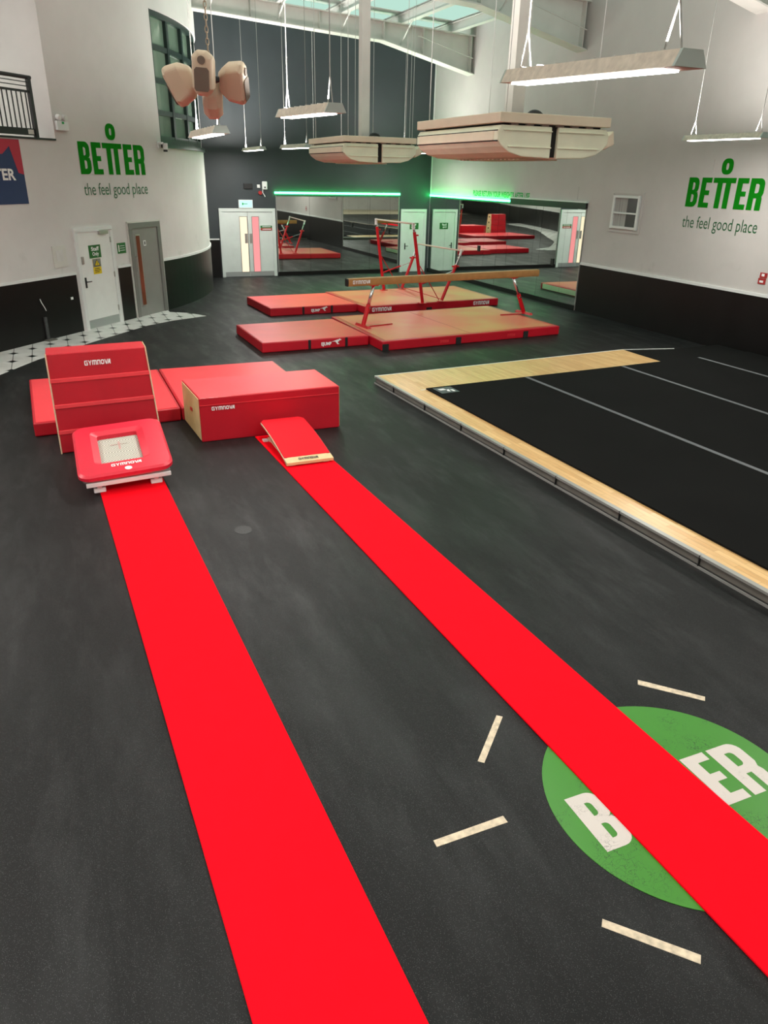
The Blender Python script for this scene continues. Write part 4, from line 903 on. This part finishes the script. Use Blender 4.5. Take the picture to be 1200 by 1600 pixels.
pad = bridge([slantpoly(outer2, -.03), slantpoly(outer, -.005), slantpoly(outer, .03), slantpoly(outer2, .05), slantpoly(mid_, .052), slantpoly(inner, .02), slantpoly(inner, -.035)])
obj('frame_pad', pad, mat('red_frame_pad', (.66, .014, .04), .38), mt, smooth=False)
obj('bed', ([p_ for p_ in slantpoly(rring(.12, .67, 8.36, 9.12, .02), -.028)], [tuple(range(n_))]), M['net'], mt)
nzv = Vector((0, -.22, 1.18)).normalized(); upv = Vector((0, 1.18, .22)).normalized()
obj('bed_cross', join(*[([tuple(Vector((cx-w_, cy-h_, mz(cy-h_)-.024))), tuple(Vector((cx+w_, cy-h_+.2*w_, mz(cy-h_)-.024))), tuple(Vector((cx+w_, cy+h_, mz(cy+h_)-.024))), tuple(Vector((cx-w_, cy+h_, mz(cy+h_)-.024)))], [(0, 1, 2, 3)]) for cx, cy, w_, h_ in ((.40, 8.86, .012, .09), (.40, 8.88, .10, .008))]), mat('faded_red_print', (.5, .3, .27), .7), mt)
textobj('GYMNOVA', (.26, 8.245, mz(8.245)+.0535), (1, .10, .0186), upv, .33, .055, M['whitet'], mt, bold=.05, name='logo', th=.004)
obj('badge', disc((.435, 8.195, mz(8.195)+.048), nzv, .036, .006, 24, (1.1, 1)), M['whitet'], mt)
obj('front_rail', hexa([(-.03, 8.10, .11), (.89, 8.20, .11), (.89, 8.24, .11), (-.03, 8.14, .11)], [(-.03, 8.10, .16), (.89, 8.20, .16), (.89, 8.24, .16), (-.03, 8.14, .16)]), M['white'], mt, bevel=.008)
obj('steel_frame', tube([(-.04, 8.20, .15), (.88, 8.29, .15), (.88, 9.30, .35), (-.04, 9.22, .35), (-.04, 8.20, .15)], .018, 8), M['metal'], mt)
for (x, y) in ((.10, 8.20), (.72, 8.27)):
    obj('foot_stem', box(x-.02, x+.03, y-.03, y+.02, .07, .12), M['white'], mt)
    obj('foot', hexa([(x-.06, y-.04, .0 if x > .8 else .019), (x+.07, y-.03, .019), (x+.07, y+.05, .019), (x-.06, y+.04, .019)], [(x-.06, y-.03, .075), (x+.07, y-.02, .075), (x+.07, y+.05, .075), (x-.06, y+.04, .075)]), M['white'], mt, bevel=.01)
for (x, y) in ((-.02, 9.18), (.84, 9.26)):
    obj('leg', tube([(x, y, .35), (x, y+.06, .0)], .018, 8), M['white'], mt)

# ------------------------------------------------------------------ things hung from the roof
def batten(x, y0, y1, z0, z1, label, sw=.11, roofz=None, gain=(1, 1)):
    cy = (y0+y1)/2; cz = (z0+z1)/2
    t = thing('hanging_batten_light', (x, cy, cz), label, 'light', 'hanging batten lights')
    def prof(y, z, k=1.0): return [Vector((x-sw*k, y, z)), Vector((x+sw*k, y, z)), Vector((x+sw*.62*k, y, z+.085)), Vector((x-sw*.62*k, y, z+.085))]
    obj('housing', loft(prof(y0+.02, z0), prof(y1-.02, z1)), M['lampb'], t)
    obj('end_cap', loft(prof(y0, z0, 1.02), prof(y0+.02, z0, 1.02)), M['lampend'], t); obj('end_cap', loft(prof(y1-.02, z1, 1.02), prof(y1, z1, 1.02)), M['lampend'], t)
    e0, e1 = y0+.16*(y1-y0)/1.8, y1-.10
    f_ = lambda y: z0+(z1-z0)*(y-y0)/(y1-y0)
    obj('tube', hexa([(x-sw*.62, e0, f_(e0)-.012), (x+sw*.62, e0, f_(e0)-.012), (x+sw*.62, e1, f_(e1)-.012), (x-sw*.62, e1, f_(e1)-.012)], [(x-sw*.62, e0, f_(e0)+.004), (x+sw*.62, e0, f_(e0)+.004), (x+sw*.62, e1, f_(e1)+.004), (x-sw*.62, e1, f_(e1)+.004)]), M['tube'], t, label='glowing white tube cover')
    obj('clips', join(*[box(x-sw*.5, x+sw*.5, y0+(y1-y0)*k/9-.01, y0+(y1-y0)*k/9+.01, z0+(z1-z0)*k/9+.085, z0+(z1-z0)*k/9+.094) for k in range(1, 9)]), M['wire'], t)
    for y in (y0+.16, y1-.16):
        zb_ = f_(y)+.085; zt = T(x)+.2 if roofz is None else roofz
        obj('bridle', join(tube([(x, y, zb_+.24), (x-.0, y-.07, zb_)], .006, 6), tube([(x, y, zb_+.24), (x, y+.07, zb_)], .006, 6)), M['rope'], t)
        obj('hanging_cord', tube([(x, y, zb_+.235), (x, y, zt)], .006, 6), M['rope'], t)
    for sgn, pw in ((1, DOWN_W*gain[0]), (-1, UP_W*gain[1])):
        la = bpy.data.lights.new('lamp_light', 'AREA'); la.shape = 'RECTANGLE'; la.size = sw*1.2; la.size_y = (e1-e0); la.energy = pw; la.color = LAMP_COL
        lo = bpy.data.objects.new('lamp_light', la); COL.objects.link(lo); lo.parent = t
        lo.location = (0, (e0+e1)/2-cy, -.018 if sgn > 0 else .11)
        if sgn < 0: lo.rotation_euler = (math.pi, 0, 0)
    return t
batten(3.30, 3.59, 5.39, 3.86, 3.93, 'largest hanging batten light, upper right, in front of the big ceiling unit')
batten(11.18, 10.16, 11.96, 3.99, 3.995, 'hanging batten light close to the right wall above the green lettering')
batten(2.74, 7.69, 9.49, 3.845, 3.89, 'hanging batten light left of the smaller ceiling unit and its post')
batten(2.155, 10.28, 12.08, 3.735, 3.735, 'hanging batten light below the speakers by the curved window')
batten(5.99, 23.04, 25.24, 3.895, 3.895, 'small distant batten light in front of the charcoal wall above the double doors', gain=(1.3, 1.8))
batten(6.0, 18.75, 20.95, 3.86, 3.88, 'distant batten light half hidden behind the left end of the smaller ceiling unit')
batten(11.3, 22.94, 25.13, 3.95, 3.97, 'distant batten light in the far right corner behind the ceiling units', gain=(1.0, .75))
for x, y in ((8.6, 3.2), (-1.6, 2.6), (-2.9, 8.6), (6.4, -2.6), (0.5, -2.6), (-4.5, 1.0), (3, -9), (9, -9), (-4, -9), (3, -16), (9, -16), (-6, -18), (3, -21)):  # unseen battens added to light the hall and its reflections
    batten(x, y, y+1.8, 3.95, 3.95, 'added hanging batten light out of view, lighting the hall')

rl_ = LW(-6.5, -2.0, 6.2)  # unseen batten added to brighten the balcony recess
t = batten(rl_.x, rl_.y-.9, rl_.y+.9, 6.6, 6.6, 'added unseen batten light over the balcony landing, brightening the recess')
def ceiling_unit(x0, y0, label):
    X, Y = 1.4, 2.0
    t = thing('ceiling_air_unit', (x0+X/2, y0+Y/2, 3.48), label, 'air unit', 'cream ceiling units')
    zt = 3.915; x1, y1 = x0+X, y0+Y
    obj('top_plate', box(x0, x1, y0, y1, zt-.095, zt), M['acp'], t, bevel=.006)
    obj('gap_frame', join(box(x0+.09, x1-.09, y0+.06, y1-.06, 3.72, zt-.09), box(x0+.5, x1-.5, y0+.06, y1-.06, 3.51, 3.72)), M['darkgap'], t)
    # lower casing: barrel profile in x-z, two halves split by a dark gap in the middle
    prof = [(.03, 3.80), (-.005, 3.745), (-.005, 3.655), (.05, 3.60), (.14, 3.545), (.30, 3.507), (.66, 3.495)]
    zc = 3.495
    def half(xa_side):
        pts = [(x0+px, z) for px, z in prof] if xa_side == 0 else [(x1-px, z) for px, z in prof]
        pts.append(((x0+.66) if xa_side == 0 else (x1-.66), 3.80))
        a = [(px, y0+.02, z) for px, z in pts]
        return ext(a, (0, Y-.04, 0))
    for sd in (0, 1): obj('casing', half(sd), M['acs'], t, bevel=.012, seg=2)
    # raised band lines along the long side
    sp_ = obj('side_panel', ext([(x0-.012, y0+.10, 3.745), (x0-.012, y0+.10, 3.655), (x0+.0, y0+.10, 3.655), (x0+.0, y0+.10, 3.745)], (0, Y-.2, 0)), M['acp'], t, bevel=.006)
    for z in (3.748, 3.650): obj('shadow_line', box(x0-.008, x0+.012, y0+.03, y1-.03, z-.005, z+.005), M['darkgap'], t)
    for sd, xa, xb in ((0, x0+.02, x0+.66), (1, x1-.66, x1-.02)):
        for z in (3.755, 3.60):
            obj('moulded_rib', box(xa+(.04 if z > 3.7 else .10)*(sd == 0), xb-(.04 if z > 3.7 else .10)*(sd == 1), y0+.008, y0+.022, z-.006, z+.006), M['acs'], t, bevel=.003)
    obj('bracket', join(*[box(x0+.15+i*.19, x0+.24+i*.19, y0+.03, y0+.06, 3.80, 3.83) for i in range(6)]), M['acw'], t)
    obj('intake_flap', hexa([(x1+.02, y0+.1, 3.60), (x1+.16, y0+.1, 3.66), (x1+.17, y0+.4, 3.66), (x1+.02, y0+.4, 3.60)], [(x1+.02, y0+.1, 3.71), (x1+.13, y0+.1, 3.80), (x1+.14, y0+.4, 3.80), (x1+.02, y0+.4, 3.71)]), M['acp'], t, bevel=.01)
    obj('underside_grille', join(*[box(x0+.45, x1-.45, y0+.3+i*.09, y0+.34+i*.09, 3.485, 3.496) for i in range(16)]), M['acp'], t)
    hp = [Vector((x0+X*.62+.10*math.cos(k*math.pi/10), y0+Y*.35, zt+.0+.07*math.sin(k*math.pi/10))) for k in range(11)]
    obj('hose', tube(hp, .028, 8), M['black'], t)
    for (x, y) in ((x0+.12, y0+.1), (x1-.18, y0+.1), (x1-.08, y1-.1), (x0+.12, y1-.1), (x1-.5, y1-.2)):
        obj('suspension_wire', tube([(x, y, zt), (x, y, T(x)+.1)], .005, 6), M['wire'], t)
    obj('post', box(x0+X/2-.08+.07, x0+X/2+.08+.07, y0+Y/2-.08, y0+Y/2+.08, zt, T(x0+X/2)+.25), M['steelw'], t, label='white square drop post')
    obj('post_collar', box(x0+X/2-.13, x0+X/2+.25, y0+Y/2-.2, y0+Y/2+.2, zt, zt+.03), M['black'], t, bevel=.01)
    return t
ceiling_unit(4.425, 7.40, 'large cream ceiling unit hung on a white post, nearer one at right')
ceiling_unit(4.94, 13.46, 'smaller-looking cream ceiling unit farther away, over the balance beam')

# loudspeaker cluster on a chain
CX, CY, CZ = 1.62, 8.0, 4.08
def speaker(cx, cy, cz, az, tilt, label, rl=0):
    t = thing('loudspeaker', (cx, cy, cz), label, 'loudspeaker', 'cream loudspeakers in a cluster')
    f = Vector((math.cos(az)*math.cos(tilt), math.sin(az)*math.cos(tilt), math.sin(tilt))); r_ = f.cross(Vector((0, 0, 1))).normalized(); u_ = r_.cross(f)
    if rl: r_, u_ = r_*math.cos(rl)+u_*math.sin(rl), u_*math.cos(rl)-r_*math.sin(rl)
    C_ = Vector((cx, cy, cz))
    def ring(d_, w_, h_, ch): 
        pts = [(-w_, -h_+ch), (-w_+ch, -h_), (w_-ch, -h_), (w_, -h_+ch), (w_, h_-ch), (w_-ch, h_), (-w_+ch, h_), (-w_, h_-ch)]
        return [C_+(f*d_+r_*a+u_*b_)*.86 for a, b_ in pts]
    rings = [ring(.15, .085, .185, .05), ring(.10, .115, .215, .06), ring(-.04, .11, .19, .05), ring(-.15, .07, .10, .03)]
    V, F = [], []
    for k in rings: V += [tuple(p) for p in k]
    F.append(tuple(range(7, -1, -1))); F.append(tuple(range(24, 32)))
    for j in range(3):
        for i in range(8): F.append((j*8+i, j*8+(i+1) % 8, (j+1)*8+(i+1) % 8, (j+1)*8+i))
    obj('enclosure', (V, F), M['spk'], t, bevel=.022, seg=3)
    g0 = [C_+(f*.151+r_*a+u_*b_)*.86 for a, b_ in ((-.062, -.165), (.062, -.165), (.078, -.14), (.078, .03), (.055, .055), (-.055, .055), (-.078, .03), (-.078, -.14))]
    obj('grille', ext(g0, f*.006), M['grille'], t)
    obj('tweeter', disc(C_+f*.126+u_*.105, f, .034, .012), M['grille'], t)
    obj('bracket', tube([C_-f*.14, Vector((CX, CY, CZ))+(C_-Vector((CX, CY, CZ)))*.15], .014, 8), M['black'], t)
    return t
speaker(1.525, 7.86, 4.12, R(-112), R(-8), 'cream loudspeaker of the cluster facing the camera, grille in view', R(4))
speaker(1.37, 8.15, 4.06, R(150), R(-25), 'cream loudspeaker at the left of the cluster, facing the wall', R(10))
speaker(1.83, 8.05, 4.08, R(-30), R(-5), 'cream loudspeaker at the right of the cluster, tilted down', R(-26))
speaker(1.66, 8.22, 3.97, R(75), R(-30), 'cream loudspeaker at the bottom of the cluster, seen from its back', 0)
ch = thing('hanging_chain', (CX-.02, CY, CZ), 'brass link chain carrying the loudspeaker cluster', 'chain')
P = []
zz = CZ+.02; k = 0
while zz < 7.8:
    a_ = (k % 2)*math.pi/2; pts = []
    for i in range(9):
        q_ = 2*math.pi*i/8; pts.append((CX-.02+.014*math.cos(q_)*math.cos(a_), CY+.014*math.cos(q_)*math.sin(a_), zz+.03*math.sin(q_)))
    P.append(tube(pts, .0045, 5)); zz += .048; k += 1
obj('links', join(*P), M['chain'], ch); obj('hub', join(box(CX-.06, CX+.06, CY-.06, CY+.06, CZ-.02, CZ+.03)), M['black'], ch, bevel=.01)

# loose suspension wires in front of the charcoal wall
for x, y in ((7.35, 20.2), (9.7, 20.9), (10.4, 22.6), (7.9, 24.2)):
    t = obj('suspension_wire', tube([(x, y, 4.0), (x, y, T(x)+.28)], .006, 6), M['wire']); tag(t, 'thin bare wire hanging from the roof in front of the charcoal wall', 'wire', 'bare roof wires')
